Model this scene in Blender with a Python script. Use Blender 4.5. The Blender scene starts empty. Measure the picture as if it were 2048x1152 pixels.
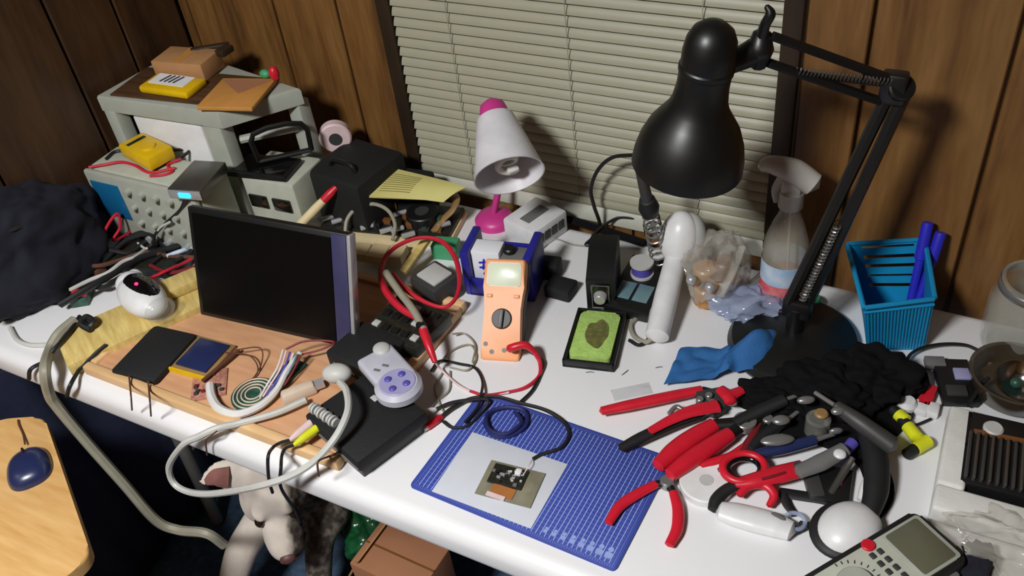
import bpy, bmesh, math, random
from mathutils import Vector, Matrix, noise
random.seed(7)
SC = bpy.context.scene
COL = SC.collection
TZ = 0.74                                   # table top height above the floor

# ------------------------------------------------------------------ camera
FPX = 1826.4
YAW, PIT, ROL = (math.radians(a) for a in (-32.586, 39.952, -7.918))
_F = Vector((math.sin(YAW)*math.cos(PIT), math.cos(YAW)*math.cos(PIT), -math.sin(PIT)))
_R0 = Vector((math.cos(YAW), -math.sin(YAW), 0)); _U0 = _R0.cross(_F)
_R = math.cos(ROL)*_R0 + math.sin(ROL)*_U0
_U = -math.sin(ROL)*_R0 + math.cos(ROL)*_U0
CAM = Vector((0, 0, TZ+.9707))
cd = bpy.data.cameras.new('camera'); cam = bpy.data.objects.new('camera', cd); COL.objects.link(cam)
cd.sensor_width = 36; cd.lens = FPX*36/2048; cd.clip_start = .05
cam.matrix_world = Matrix(((_R.x, _U.x, -_F.x, CAM.x), (_R.y, _U.y, -_F.y, CAM.y), (_R.z, _U.z, -_F.z, CAM.z), (0, 0, 0, 1)))
SC.camera = cam
# ------------------------------------------------------------------ world, light, exposure
w = bpy.data.worlds.new('world'); SC.world = w; w.use_nodes = True
w.node_tree.nodes['Background'].inputs[0].default_value = (.9, .92, 1, 1)
w.node_tree.nodes['Background'].inputs[1].default_value = .05
SC.view_settings.view_transform = 'Standard'; SC.view_settings.look = 'None'
SC.view_settings.gamma = 1; SC.view_settings.use_curve_mapping = False
SC.view_settings.exposure = 0.0
LIGHT = Vector((-.66, -.55, TZ+1.62))
ld = bpy.data.lights.new('ceiling_lamp_light', 'AREA'); ld.shape = 'DISK'; ld.size = .36; ld.energy = 56; ld.color = (1, 1, 1)
lo = bpy.data.objects.new('ceiling_lamp_light', ld); COL.objects.link(lo); lo.location = LIGHT

# ------------------------------------------------------------------ geometry helpers
def ray(u, v):
    return _R*((u-1024)/FPX) - _U*((v-576)/FPX) + _F
def at(u, v, z=0):                           # point at height z above the table top
    d = ray(u, v); return CAM + d*((TZ+z-CAM.z)/d.z)
def on_y(u, v, y):
    d = ray(u, v); return CAM + d*(y/d.y)
def on_x(u, v, x):
    d = ray(u, v); return CAM + d*(x/d.x)
MATS = {}
def basis(o, x, y):
    x = Vector(x).normalized(); y = Vector(y); y = (y-x*y.dot(x)).normalized(); z = x.cross(y)
    return Matrix(((x.x, y.x, z.x, o[0]), (x.y, y.y, z.y, o[1]), (x.z, y.z, z.z, o[2]), (0, 0, 0, 1)))
def quad(q, z):                              # flat rectangle from its corners far-left, far-right, near-right, near-left
    a, b, c, d = (at(*p, z) for p in q)
    M = basis((a+b+c+d)/4, (b-a)+(c-d), (a-d)+(b-c))
    return M, ((b-a).length+(c-d).length)/2, ((a-d).length+(b-c).length)/2
def edge(p0, p1, z=0):                       # frame at the middle of a front bottom edge, x along it, y away from the viewer
    a, b = at(*p0, z), at(*p1, z)
    return basis((a+b)/2, b-a, Vector((0, 0, 1)).cross(b-a)), (b-a).length
def spline(P, n=8, closed=False):
    P = [Vector(p) for p in P]
    if len(P) < 3: return P
    out = []; m = len(P)
    rng = range(m) if closed else range(m-1)
    for i in rng:
        if closed: p0, p1, p2, p3 = P[i-1], P[i], P[(i+1) % m], P[(i+2) % m]
        else:
            p1, p2 = P[i], P[i+1]; p0 = P[i-1] if i else p1*2-p2; p3 = P[i+2] if i+2 < m else p2*2-p1
        for k in range(n):
            t = k/n
            out.append(.5*((2*p1)+(p2-p0)*t+(2*p0-5*p1+4*p2-p3)*t*t+(3*p1-p0-3*p2+p3)*t**3))
    if not closed: out.append(P[-1])
    return out
def lerp_list(L, t):
    if not isinstance(L, (list, tuple)): return L
    x = t*(len(L)-1); i = min(int(x), len(L)-2); return L[i]+(L[i+1]-L[i])*(x-i)

class MB:
    def __init__(s): s.bm = bmesh.new()
    def _merge(s, t, M=None):
        if M is not None: t.transform(M)
        me = bpy.data.meshes.new('t'); t.to_mesh(me); t.free(); s.bm.from_mesh(me); bpy.data.meshes.remove(me); return s
    def box(s, c, d, bev=0, M=None, seg=2, rot=None, taper=None):
        t = bmesh.new(); bmesh.ops.create_cube(t, size=1)
        for v in t.verts:
            if taper and v.co.z > 0: v.co.x *= taper[0]; v.co.y *= taper[1]
            v.co = Vector((v.co.x*d[0], v.co.y*d[1], v.co.z*d[2]))
        if bev: bmesh.ops.bevel(t, geom=t.edges[:], offset=min(bev, min(d)*.49), segments=seg, affect='EDGES', profile=.5)
        T = Matrix.Translation(c)
        if rot is not None: T = T @ rot
        return s._merge(t, (M @ T) if M is not None else T)
    def prism(s, poly, z0, z1, bev=0, M=None, seg=2):
        t = bmesh.new()
        a = sum(poly[i-1][0]*poly[i][1]-poly[i][0]*poly[i-1][1] for i in range(len(poly)))
        if a < 0: poly = poly[::-1]
        lo = [t.verts.new((p[0], p[1], z0)) for p in poly]; hi = [t.verts.new((p[0], p[1], z1)) for p in poly]
        n = len(poly); t.faces.new(lo[::-1]); top = t.faces.new(hi)
        for i in range(n): t.faces.new((lo[i], lo[(i+1) % n], hi[(i+1) % n], hi[i]))
        if bev: bmesh.ops.bevel(t, geom=list(top.edges), offset=bev, segments=seg, affect='EDGES', profile=.5)
        return s._merge(t, M)
    def trace(s, px, z0, z1, bev=0, smooth=0):            # outline on the table, extruded from z0 to z1
        P = [at(u, v, z1) for u, v in px]
        if smooth: P = spline(P, smooth, True)
        return s.prism([(p.x, p.y) for p in P], TZ+z0, TZ+z1, bev)
    def lathe(s, prof, n=40, M=None, cap=True):
        t = bmesh.new(); rings = []
        for r, z in prof:
            if r < 1e-5: rings.append([t.verts.new((0, 0, z))])
            else: rings.append([t.verts.new((r*math.cos(2*math.pi*i/n), r*math.sin(2*math.pi*i/n), z)) for i in range(n)])
        for a, b in zip(rings, rings[1:]):
            for i in range(n):
                j = (i+1) % n
                if len(a) == 1 and len(b) == 1: break
                if len(a) == 1: t.faces.new((a[0], b[j], b[i]))
                elif len(b) == 1: t.faces.new((a[i], a[j], b[0]))
                else: t.faces.new((a[i], a[j], b[j], b[i]))
        if cap:
            for r in (rings[0], rings[-1]):
                if len(r) > 1: t.faces.new(r)
        bmesh.ops.recalc_face_normals(t, faces=t.faces[:])
        return s._merge(t, M)
    def cyl(s, p0, p1, r0, r1=None, n=20, bev=0):
        p0, p1 = Vector(p0), Vector(p1); r1 = r0 if r1 is None else r1
        L = (p1-p0).length; q = (p1-p0).to_track_quat('Z', 'Y').to_matrix().to_4x4()
        pr = [(r0, 0), (r1, L)] if not bev else [(r0-bev, 0), (r0, bev), (r1, L-bev), (r1-bev, L)]
        return s.lathe(pr, n, Matrix.Translation(p0) @ q)
    def tube(s, P, r, n=10, res=8, closed=False, flat=1.0, up=None, cap=True):
        Q = spline(P, res, closed) if res else [Vector(p) for p in P]
        t = bmesh.new(); rings = []; m = len(Q); X = None
        for i, p in enumerate(Q):
            d = (Q[(i+1) % m]-Q[i-1]) if closed else (Q[min(i+1, m-1)]-Q[max(i-1, 0)])
            if d.length < 1e-9: d = Vector((0, 0, 1))
            d.normalize()
            if up is not None:
                X = d.cross(Vector(up))
                if X.length < 1e-4: X = d.orthogonal()
            else:
                if X is None: X = d.orthogonal()
                X = X-d*X.dot(d)
                if X.length < 1e-6: X = d.orthogonal()
            X.normalize(); Y = d.cross(X)
            rr = lerp_list(r, i/max(m-1, 1))
            rings.append([t.verts.new(p+X*(rr*math.cos(2*math.pi*k/n))+Y*(rr*flat*math.sin(2*math.pi*k/n))) for k in range(n)])
        for i in range(m if closed else m-1):
            a, b = rings[i], rings[(i+1) % m]
            for k in range(n): t.faces.new((a[k], a[(k+1) % n], b[(k+1) % n], b[k]))
        if cap and not closed:
            for rg, pt, sg in ((rings[0], Q[0], -1), (rings[-1], Q[-1], 1)):
                d = (Q[0]-Q[1]) if sg < 0 else (Q[-1]-Q[-2]); d.normalize()
                rr = lerp_list(r, 0 if sg < 0 else 1)
                c = t.verts.new(pt+d*rr*.55*min(1, flat+.2))
                for k in range(n): t.faces.new((rg[k], rg[(k+1) % n], c) if sg > 0 else (rg[(k+1) % n], rg[k], c))
        bmesh.ops.recalc_face_normals(t, faces=t.faces[:])
        return s._merge(t)
    def ball(s, c, r, M=None, seg=24, rot=None):
        t = bmesh.new(); bmesh.ops.create_uvsphere(t, u_segments=seg, v_segments=max(8, seg//2), radius=1)
        r = (r, r, r) if isinstance(r, (int, float)) else r
        T = Matrix.Translation(c)
        if rot is not None: T = T @ rot
        T = T @ Matrix.Diagonal((r[0], r[1], r[2], 1))
        return s._merge(t, (M @ T) if M is not None else T)
    def sheet(s, fn, nu, nv, th=.0006):                   # thin sheet over (u,v) in the unit square
        t = bmesh.new(); g = [[Vector(fn(i/nu, j/nv)) for j in range(nv+1)] for i in range(nu+1)]
        N = [[None]*(nv+1) for _ in range(nu+1)]
        for i in range(nu+1):
            for j in range(nv+1):
                a = g[min(i+1, nu)][j]-g[max(i-1, 0)][j]; b = g[i][min(j+1, nv)]-g[i][max(j-1, 0)]
                N[i][j] = a.cross(b).normalized()*th
        A = [[t.verts.new(g[i][j]) for j in range(nv+1)] for i in range(nu+1)]
        B = [[t.verts.new(g[i][j]-N[i][j]) for j in range(nv+1)] for i in range(nu+1)]
        for i in range(nu):
            for j in range(nv):
                t.faces.new((A[i][j], A[i+1][j], A[i+1][j+1], A[i][j+1]))
                t.faces.new((B[i][j], B[i][j+1], B[i+1][j+1], B[i+1][j]))
        for i in range(nu):
            t.faces.new((A[i][0], B[i][0], B[i+1][0], A[i+1][0])); t.faces.new((A[i][nv], A[i+1][nv], B[i+1][nv], B[i][nv]))
        for j in range(nv):
            t.faces.new((A[0][j], A[0][j+1], B[0][j+1], B[0][j])); t.faces.new((A[nu][j], B[nu][j], B[nu][j+1], A[nu][j+1]))
        bmesh.ops.recalc_face_normals(t, faces=t.faces[:])
        return s._merge(t)
    def build(s, name, m, parent=None, world=False, ang=38, label=None):
        me = bpy.data.meshes.new(name); o = bpy.data.objects.new(name, me); COL.objects.link(o)
        if parent is not None:
            P = MATS[parent.name]
            if world: s.bm.transform(P.inverted())
            o.parent = parent; MATS[o.name] = P
        else:
            lo = [min(v.co[i] for v in s.bm.verts) for i in range(3)]; hi = [max(v.co[i] for v in s.bm.verts) for i in range(3)]
            c = Vector(((lo[0]+hi[0])/2, (lo[1]+hi[1])/2, lo[2]))
            s.bm.transform(Matrix.Translation(-c)); o.location = c; MATS[o.name] = Matrix.Translation(c)
        s.bm.to_mesh(me); s.bm.free()
        for p in me.polygons: p.use_smooth = True
        me.set_sharp_from_angle(angle=math.radians(ang))
        me.materials.append(m)
        if label: o['label'] = label
        return o
def tag(o, label, cat, group=None, kind=None):
    o['label'] = label; o['category'] = cat
    if group: o['group'] = group
    if kind: o['kind'] = kind
    return o
def thing(name, label, cat, M, group=None):
    if not isinstance(M, Matrix): M = Matrix.Translation(M)
    o = bpy.data.objects.new(name, None); COL.objects.link(o); o.empty_display_size = .03
    o.matrix_basis = M; MATS[o.name] = M.copy()
    return tag(o, label, cat, group)
def struct(o):
    o['kind'] = 'structure'; return o
RX = lambda a: Matrix.Rotation(math.radians(a), 4, 'X')
RY = lambda a: Matrix.Rotation(math.radians(a), 4, 'Y')
RZ = lambda a: Matrix.Rotation(math.radians(a), 4, 'Z')
T3 = lambda x, y, z: Matrix.Translation((x, y, z))

# ------------------------------------------------------------------ materials
def lin(c):
    return tuple((x/255/12.92 if x/255 <= .04045 else ((x/255+.055)/1.055)**2.4) for x in c)+(1,)
def mat(name, rgb, rough=.5, metal=0, spec=.5, var=.12, scale=40, bump=0, bscale=200, alpha=1, emis=None, es=0, coat=0, stretch=(1, 1, 1), rgb2=None, detail=3, contrast=(.3, .7)):
    m = bpy.data.materials.new(name); m.use_nodes = True; nt = m.node_tree; b = nt.nodes['Principled BSDF']
    b.inputs['Roughness'].default_value = rough; b.inputs['Metallic'].default_value = metal
    b.inputs['Specular IOR Level'].default_value = spec; b.inputs['Alpha'].default_value = alpha; b.inputs['Coat Weight'].default_value = coat
    tc = nt.nodes.new('ShaderNodeTexCoord'); mp = nt.nodes.new('ShaderNodeMapping'); mp.inputs['Scale'].default_value = stretch
    nt.links.new(tc.outputs['Object'], mp.inputs['Vector'])
    n = nt.nodes.new('ShaderNodeTexNoise'); n.inputs['Scale'].default_value = scale; n.inputs['Detail'].default_value = detail
    nt.links.new(mp.outputs[0], n.inputs['Vector'])
    r = nt.nodes.new('ShaderNodeValToRGB'); c = lin(rgb)
    c2 = lin(rgb2) if rgb2 else tuple(x*(1-var) for x in c[:3])+(1,)
    r.color_ramp.elements[0].color = c2; r.color_ramp.elements[1].color = c
    r.color_ramp.elements[0].position, r.color_ramp.elements[1].position = contrast
    nt.links.new(n.outputs[0], r.inputs[0]); nt.links.new(r.outputs[0], b.inputs['Base Color'])
    if bump:
        n2 = nt.nodes.new('ShaderNodeTexNoise'); n2.inputs['Scale'].default_value = bscale
        nt.links.new(mp.outputs[0], n2.inputs['Vector'])
        bp = nt.nodes.new('ShaderNodeBump'); bp.inputs['Strength'].default_value = bump; bp.inputs['Distance'].default_value = .002
        nt.links.new(n2.outputs[0], bp.inputs['Height']); nt.links.new(bp.outputs[0], b.inputs['Normal'])
    if emis: b.inputs['Emission Color'].default_value = lin(emis); b.inputs['Emission Strength'].default_value = es
    return m
K = {}
def defm(k, *a, **kw): K[k] = mat(k, *a, **kw)
defm('white_plastic', (226, 226, 226), .35)
defm('table_white', (229, 229, 230), .42, bump=.06, bscale=350, var=.03, scale=6)
defm('black_plastic', (20, 21, 22), .42)
defm('black_matte', (17, 18, 19), .75, bump=.2)
defm('black_fabric', (13, 13, 14), .9, bump=.3, spec=.15)
defm('screen_black', (9, 9, 10), .3, spec=.3)
defm('black_gloss', (10, 10, 11), .12, coat=.6)
defm('black_metal', (15, 16, 16), .4, spec=.6)
defm('black_rubber', (22, 23, 24), .6)
defm('dark_grey', (58, 58, 58), .5)
defm('mid_grey', (110, 110, 108), .5)
defm('grey_metal', (168, 172, 160), .45, var=.1)
defm('instrument_grey', (186, 190, 174), .5)
defm('light_grey', (190, 190, 186), .5)
defm('silver', (190, 190, 192), .3, .45)
defm('steel', (150, 150, 148), .3, .6)
defm('brushed', (120, 118, 112), .35, .8)
defm('red_plastic', (205, 28, 48), .38, spec=.5)
defm('red_cable', (198, 30, 52), .45)
defm('dark_red', (120, 24, 34), .5)
defm('pink_plastic', (205, 60, 140), .4)
defm('pale_pink', (226, 200, 200), .5)
defm('orange_plastic', (238, 164, 110), .45, var=.05)
defm('lcd_pale', (214, 222, 196), .3, var=.03)
defm('lcd_olive', (96, 96, 78), .2, var=.05)
defm('basket_blue', (20, 140, 192), .42, var=.06)
defm('marker_blue', (44, 44, 190), .35)
defm('holder_blue', (36, 36, 140), .4)
defm('navy', (13, 15, 32), .9, bump=.5, bscale=60, var=.4)
defm('navy_plastic', (34, 44, 84), .3, coat=.3)
defm('cloth_blue', (38, 98, 158), .85, bump=.3, bscale=300)
defm('yellow_plastic', (226, 184, 14), .4)
defm('lime', (222, 226, 40), .4)
defm('paper', (226, 228, 232), .8, var=.04)
defm('paper_trans', (220, 224, 232), .7, alpha=.78, var=.04)
defm('kraft', (196, 138, 66), .75)
defm('cardboard', (164, 112, 78), .8, scale=12)
defm('cardboard_light', (176, 130, 84), .8)
defm('board_brown', (206, 158, 118), .55, rgb2=(190, 140, 102), scale=14, stretch=(1, 6, 1))
defm('board_rim', (226, 188, 140), .5, rgb2=(208, 168, 118), scale=12, stretch=(1, 6, 1))
defm('pine', (218, 196, 124), .6, rgb2=(188, 160, 90), scale=10, stretch=(2, 12, 6))
defm('bamboo', (222, 180, 118), .45, rgb2=(204, 156, 92), scale=9, stretch=(1.2, 9, 1))
defm('wood_dark', (88, 58, 34), .6, rgb2=(60, 38, 20), scale=10, stretch=(1, 10, 1))
defm('wood_pale', (226, 206, 160), .6)
defm('pcb_green', (52, 92, 76), .4, rgb2=(30, 60, 52), scale=120)
defm('pcb_dark', (40, 42, 34), .4, rgb2=(24, 24, 20), scale=150)
defm('pcb_pink', (196, 140, 116), .5, rgb2=(150, 96, 84), scale=160)
defm('pcb_grey', (138, 134, 112), .45, rgb2=(116, 112, 94), scale=60)
defm('pcb_gold', (150, 118, 74), .45)
defm('green_plastic', (70, 160, 110), .5)
defm('copper_ribbon', (170, 108, 58), .4, spec=.6)
defm('purple', (86, 78, 168), .4)
defm('lilac', (160, 158, 196), .4)
defm('bezel', (58, 58, 92), .4)  # purple-grey reflection on the monitor edge, put into the colour
defm('pad_grey', (190, 190, 202), .42)
defm('sponge', (172, 204, 108), .95, rgb2=(150, 184, 92), bump=.6, bscale=260, scale=90)
defm('char', (112, 112, 52), .95, rgb2=(84, 84, 44), bump=.6, bscale=300, scale=120)
defm('cable_grey', (150, 146, 128), .5)
defm('cable_light', (196, 196, 190), .5)
defm('cable_white', (220, 218, 214), .45)
defm('cable_black', (22, 22, 24), .5)
defm('cable_brown', (92, 56, 40), .55)
defm('cable_blue', (28, 36, 92), .5)
defm('beige', (214, 194, 172), .5)
defm('clear_film', (226, 228, 230), .12, alpha=.3, spec=.8)
defm('clear_bag', (216, 212, 200), .1, alpha=.32, spec=.9)
defm('clear_blue', (176, 190, 222), .12, alpha=.5, spec=.9)
defm('clear_glass', (206, 208, 196), .04, alpha=.22, spec=1)
defm('brown_glass', (70, 60, 46), .06, alpha=.8, spec=1)
defm('bottle_clear', (196, 190, 172), .1, alpha=.42, spec=.9)
defm('trigger_clear', (206, 204, 196), .25, alpha=.72)
defm('amber', (186, 134, 72), .3)
defm('chestnut', (120, 76, 38), .4)
defm('foam', (222, 222, 216), .7, bump=.15, bscale=300)
defm('trim_brown', (52, 38, 22), .55, rgb2=(40, 28, 16), scale=10, stretch=(8, 8, 1))
defm('sill_white', (206, 206, 192), .45)
defm('blind', (162, 160, 138), .45, var=.04)
defm('pad_yellow', (206, 198, 122), .7, var=.05)
defm('ink', (120, 112, 62), .8)
defm('scope_screen', (24, 104, 146), .25, rgb2=(20, 84, 130), scale=8)
defm('bulb', (236, 236, 226), .3, spec=.6)
defm('shade_white', (220, 218, 222), .4)
defm('label_blue', (150, 186, 216), .5, rgb2=(206, 214, 226), scale=40)
defm('label_red', (206, 70, 84), .5, rgb2=(220, 130, 130), scale=60)
defm('teal_film', (110, 140, 146), .2, rgb2=(90, 118, 124), scale=30)
defm('green_film', (36, 110, 62), .25, rgb2=(18, 60, 36), alpha=.8, scale=14, spec=.9)
defm('nose', (96, 60, 56), .5)
defm('ear_pink', (138, 88, 80), .8, var=.3)
defm('eye', (40, 26, 20), .15)
defm('led_blue', (30, 120, 255), .3, emis=(20, 130, 255), es=9)
defm('led_red', (255, 30, 80), .3, emis=(255, 20, 70), es=7)
defm('lamp_emit', (255, 250, 240), .3, emis=(255, 248, 236), es=3)
defm('ceiling', (214, 212, 204), .9)
defm('carpet', (78, 100, 128), .95, rgb2=(50, 72, 92), bump=.7, bscale=400, scale=60)
defm('glass_dark', (20, 24, 30), .05, spec=.8)
defm('navy_cloth', (22, 30, 58), .9, bump=.3, bscale=80, var=.3)
def wood_panel(name, a, b, c):
    m = bpy.data.materials.new(name); m.use_nodes = True; nt = m.node_tree; L = nt.links; bs = nt.nodes['Principled BSDF']
    bs.inputs['Roughness'].default_value = .45
    tc = nt.nodes.new('ShaderNodeTexCoord'); mp = nt.nodes.new('ShaderNodeMapping'); mp.inputs['Scale'].default_value = (14, 14, 1.6)
    L.new(tc.outputs['Object'], mp.inputs[0])
    n1 = nt.nodes.new('ShaderNodeTexNoise'); n1.inputs['Scale'].default_value = 1.4; n1.inputs['Detail'].default_value = 5; n1.inputs['Distortion'].default_value = .6
    n2 = nt.nodes.new('ShaderNodeTexNoise'); n2.inputs['Scale'].default_value = 9; n2.inputs['Detail'].default_value = 2
    L.new(mp.outputs[0], n1.inputs[0]); L.new(mp.outputs[0], n2.inputs[0])
    mx = nt.nodes.new('ShaderNodeMath'); mx.operation = 'MULTIPLY_ADD'; mx.inputs[1].default_value = .3; L.new(n2.outputs[0], mx.inputs[0])
    s = nt.nodes.new('ShaderNodeMath'); s.operation = 'MULTIPLY'; s.inputs[1].default_value = .8; L.new(n1.outputs[0], s.inputs[0]); L.new(s.outputs[0], mx.inputs[2])
    r = nt.nodes.new('ShaderNodeValToRGB'); e = r.color_ramp.elements
    e[0].position = .36; e[0].color = lin(a); e[1].position = .72; e[1].color = lin(c); k = e.new(.53); k.color = lin(b)
    L.new(mx.outputs[0], r.inputs[0]); L.new(r.outputs[0], bs.inputs['Base Color'])
    return m
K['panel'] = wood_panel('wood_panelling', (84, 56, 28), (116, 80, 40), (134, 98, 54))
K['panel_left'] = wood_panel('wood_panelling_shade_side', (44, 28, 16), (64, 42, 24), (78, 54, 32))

# ------------------------------------------------------------------ setting
WY, WX0, WX1, YF, H = 1.2, -1.45, 1.7, -1.8, 2.45
b = MB(); b.box(((WX0+WX1)/2, (WY+YF)/2, -.03), (WX1-WX0+.3, WY-YF+.3, .06)); struct(b.build('floor', K['carpet']))
b = MB(); b.box(((WX0+WX1)/2, (WY+YF)/2, H+.03), (WX1-WX0+.3, WY-YF+.3, .06)); struct(b.build('ceiling', K['ceiling']))
WL, WR, WZ0, WZ1 = -.955, -.242, TZ-.003, TZ+1.15
b = MB()
gx = [WX0, -1.424, -1.2, -1.052, WL]
def planks(xs, z0, z1):
    for x0, x1 in zip(xs, xs[1:]): b.box(((x0+x1)/2, WY+.008, (z0+z1)/2), (x1-x0-.005, .016, z1-z0), bev=.0025, seg=1)
planks(gx, 0, H); planks([WR, -.155, .016, .13, .33, .54, .68, .95, 1.2, 1.45, WX1], 0, H)
planks([WL, -.73, -.5, WR], 0, WZ0); planks([WL, -.73, -.5, WR], WZ1, H)
b.box(((WX0-.06+WL)/2, WY+.03, H/2), (WL-WX0+.06, .03, H)); b.box(((WR+WX1)/2, WY+.03, H/2), (WX1-WR, .03, H))
b.box(((WL+WR)/2, WY+.03, WZ0/2), (WR-WL, .03, WZ0)); b.box(((WL+WR)/2, WY+.03, (WZ1+H)/2), (WR-WL, .03, H-WZ1))
struct(b.build('wall_back', K['panel']))
b = MB(); yy = [YF, -1.5, -1.2, -.95, -.7, -.4, -.2, .1, .3, .56, .72, .93, 1.06, WY]
for y0, y1 in zip(yy, yy[1:]): b.box((WX0-.008, (y0+y1)/2, H/2), (.016, y1-y0-.005, H), bev=.0025, seg=1)
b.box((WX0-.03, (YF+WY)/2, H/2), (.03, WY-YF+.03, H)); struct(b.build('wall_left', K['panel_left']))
b = MB(); b.box((WX1+.03, (YF+WY)/2, H/2), (.06, WY-YF, H)); struct(b.build('wall_right', K['panel']))
b = MB(); b.box(((WX0+WX1)/2, YF-.03, H/2), (WX1-WX0, .06, H)); struct(b.build('wall_front', K['panel']))
for i, x in enumerate((-.941, -.256)):
    b = MB(); b.box((x, WY-.004, (WZ0+WZ1)/2+.012), (.028, .016, WZ1-WZ0-.02), bev=.003); struct(b.build('trim_%d' % (i+1), K['trim_brown']))
b = MB(); b.box(((WL+WR)/2, WY+.023, TZ+.0155), (WR-WL-.002, .066, .034), bev=.004); struct(b.build('trim_3', K['sill_white']))
# window behind the blind
wroot = thing('window_1', 'dark night window behind the closed blind', 'window', ((WL+WR)/2, WY+.075, TZ+.03)); del wroot['category']; struct(wroot)
b = MB(); hw = (WR-WL)/2-.01
for x in (-hw, 0, hw): b.box((x, 0, .54), (.035, .03, 1.08), bev=.003)
for z in (.02, .54, 1.07): b.box((0, 0, z), (2*hw, .03, .035), bev=.003)
b.build('window_frame', K['sill_white'], wroot)
b = MB(); b.box((0, .01, .54), (2*hw, .005, 1.06)); b.build('window_pane', K['glass_dark'], wroot)
# ceiling fixture (above and behind the photographer's left)
ft = thing('ceiling_light', 'round white ceiling light on the ceiling above the bench', 'light', (LIGHT.x, LIGHT.y, H))
b = MB(); b.lathe([(0, 0), (.17, 0), (.17, -.03), (.15, -.035), (0, -.035)][::-1], 48); b.build('fixture_rim', K['white_plastic'], ft)
b = MB(); b.lathe([(.14, -.036), (.12, -.05), (.06, -.06), (0, -.062)], 48); b.build('diffuser', K['lamp_emit'], ft)

# ------------------------------------------------------------------ venetian blind
br = thing('venetian_blind', 'closed cream venetian blind with narrow slats hanging in the window', 'blind', ((-.925-.266)/2, WY-.006, TZ+.035))
BW = .658
b = MB(); p = .0183; ns = 60
for i in range(ns):
    z = .028+i*p; ca, sa = math.cos(math.radians(61)), math.sin(math.radians(61)); fr = []; bk = []
    for k in range(6):
        t = k/5-.5; bow = .0018*(1-4*t*t); u_ = t*.0180
        fr.append((u_*ca-bow*sa, z+u_*sa+bow*ca)); bk.append((fr[-1][0]+.0007*sa, fr[-1][1]-.0007*ca))
    poly = fr+bk[::-1]; t_ = bmesh.new()
    A = [t_.verts.new((-BW/2, q[0], q[1])) for q in poly]; B_ = [t_.verts.new((BW/2, q[0], q[1])) for q in poly]
    n_ = len(poly)
    for k in range(n_): t_.faces.new((A[k], A[(k+1) % n_], B_[(k+1) % n_], B_[k]))
    t_.faces.new(A[::-1]); t_.faces.new(B_); bmesh.ops.recalc_face_normals(t_, faces=t_.faces[:]); b._merge(t_)
b.build('slats', K['blind'], br)
b = MB(); b.box((0, 0, .010), (BW, .016, .016), bev=.004); b.build('bottom_rail', K['blind'], br)
b = MB(); b.box((0, 0, .028+ns*p+.02), (BW, .026, .03), bev=.002); b.build('headrail', K['blind'], br)
for x in (-.215, .0, .215): b = MB(); b.tube([(x, -.0085, .005), (x, -.0085, .6), (x, -.0085, 1.12)], .0007, 6, 1); b.build('ladder_cord', K['blind'], br)

# ------------------------------------------------------------------ folding table
TX0, TX1, TY0, TY1 = -1.44, .39, .522, 1.170
tb = thing('folding_table', 'long white plastic folding table covered in electronics clutter', 'table', ((TX0+TX1)/2, (TY0+TY1)/2, 0))
b = MB(); b.box((0, 0, TZ-.03), (TX1-TX0, TY1-TY0, .06), bev=.022, seg=5); b.build('tabletop', K['table_white'], tb)
for sx in (-1, 1):
    x = sx*.83
    for sy in (-1, 1): b = MB(); b.tube([(x, sy*.16+.06, TZ-.06), (x, sy*.18+.06, .014)], .014, 12, 0); b.build('leg', K['mid_grey'], tb)
    b = MB(); b.tube([(x, -.11, .25), (x, .23, .25)], .010, 10, 0); b.build('crossbar', K['mid_grey'], tb)

# ------------------------------------------------------------------ corner stand, left back
zt = .25
P = [at(190, 190, zt), at(435, 225, zt), at(600, 175, zt)]; P.append(Vector((-1.415, 1.14, TZ+zt)))
poly = [(q.x, q.y) for q in P]; poly[0] = (-1.434, .94)
st = thing('equipment_stand', 'grey metal stand in the left corner with papers and parcels on top', 'stand', (poly[1][0]-.1, 1.03, TZ))
b = MB(); b.prism(poly, TZ+zt-.032, TZ+zt, bev=.006); b.build('shelf_top', K['grey_metal'], st, True)
def post(x, y, w_, d_, rz=0): b = MB(); b.box((x, y, TZ+(zt-.03)/2), (w_, d_, zt-.03), bev=.004, rot=RZ(rz)); b.build('leg', K['grey_metal'], st, True)
post(-1.418, .955, .03, .03); post(-1.187, .975, .045, .03); post(-1.088, 1.082, .03, .03); post(-1.40, 1.11, .03, .03)
b = MB(); b.tube([(-1.17, 1.0, TZ+.17), (-1.09, 1.07, TZ+.17)], .008, 8, 0); b.build('side_rail', K['grey_metal'], st, True)
zt += .0005
# things on top of the stand
def pack(name, label, cat, q, z, h, m, bev=.003, group=None):
    M, w_, d_ = quad(q, z+h)
    o = thing(name, label, cat, Matrix.Translation((0, 0, -h)) @ M, group)
    b = MB(); b.box((0, 0, h/2), (w_, d_, h), bev=bev); return o, b, w_, d_
o, b, w_, d_ = pack('cardboard_sheet', 'thin brown cardboard sheet lying over the stand top under the parcels', 'cardboard', [(300, 138), (582, 160), (470, 214), (212, 184)], zt, .003, K['wood_dark'], .001)
b.build('sheet', K['wood_dark'], o)
o, b, w_, d_ = pack('padded_mailer', 'yellow padded mailer with white label on the left of the stand top', 'parcel', [(318, 142), (412, 158), (372, 184), (272, 174)], zt+.003, .014, K['yellow_plastic'], .005)
eb_ = b.build('envelope_body', K['yellow_plastic'], o)
b = MB(); b.box((-.005, .006, .0146), (w_*.72, d_*.62, .001)); al_ = b.build('address_label', K['paper'], o)
b = MB()
for i in range(4): b.box((-.02+i*.010, .008, .0155), (.004, d_*.45, .0008), rot=RZ(-14))
b.build('printed_lines', K['dark_grey'], al_)
o, b, w_, d_ = pack('cardboard_box', 'plain brown cardboard box at the back of the stand top', 'box', [(320, 92), (428, 100), (412, 128), (322, 122)], zt+.003, .034, K['cardboard'], .002)
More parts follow.
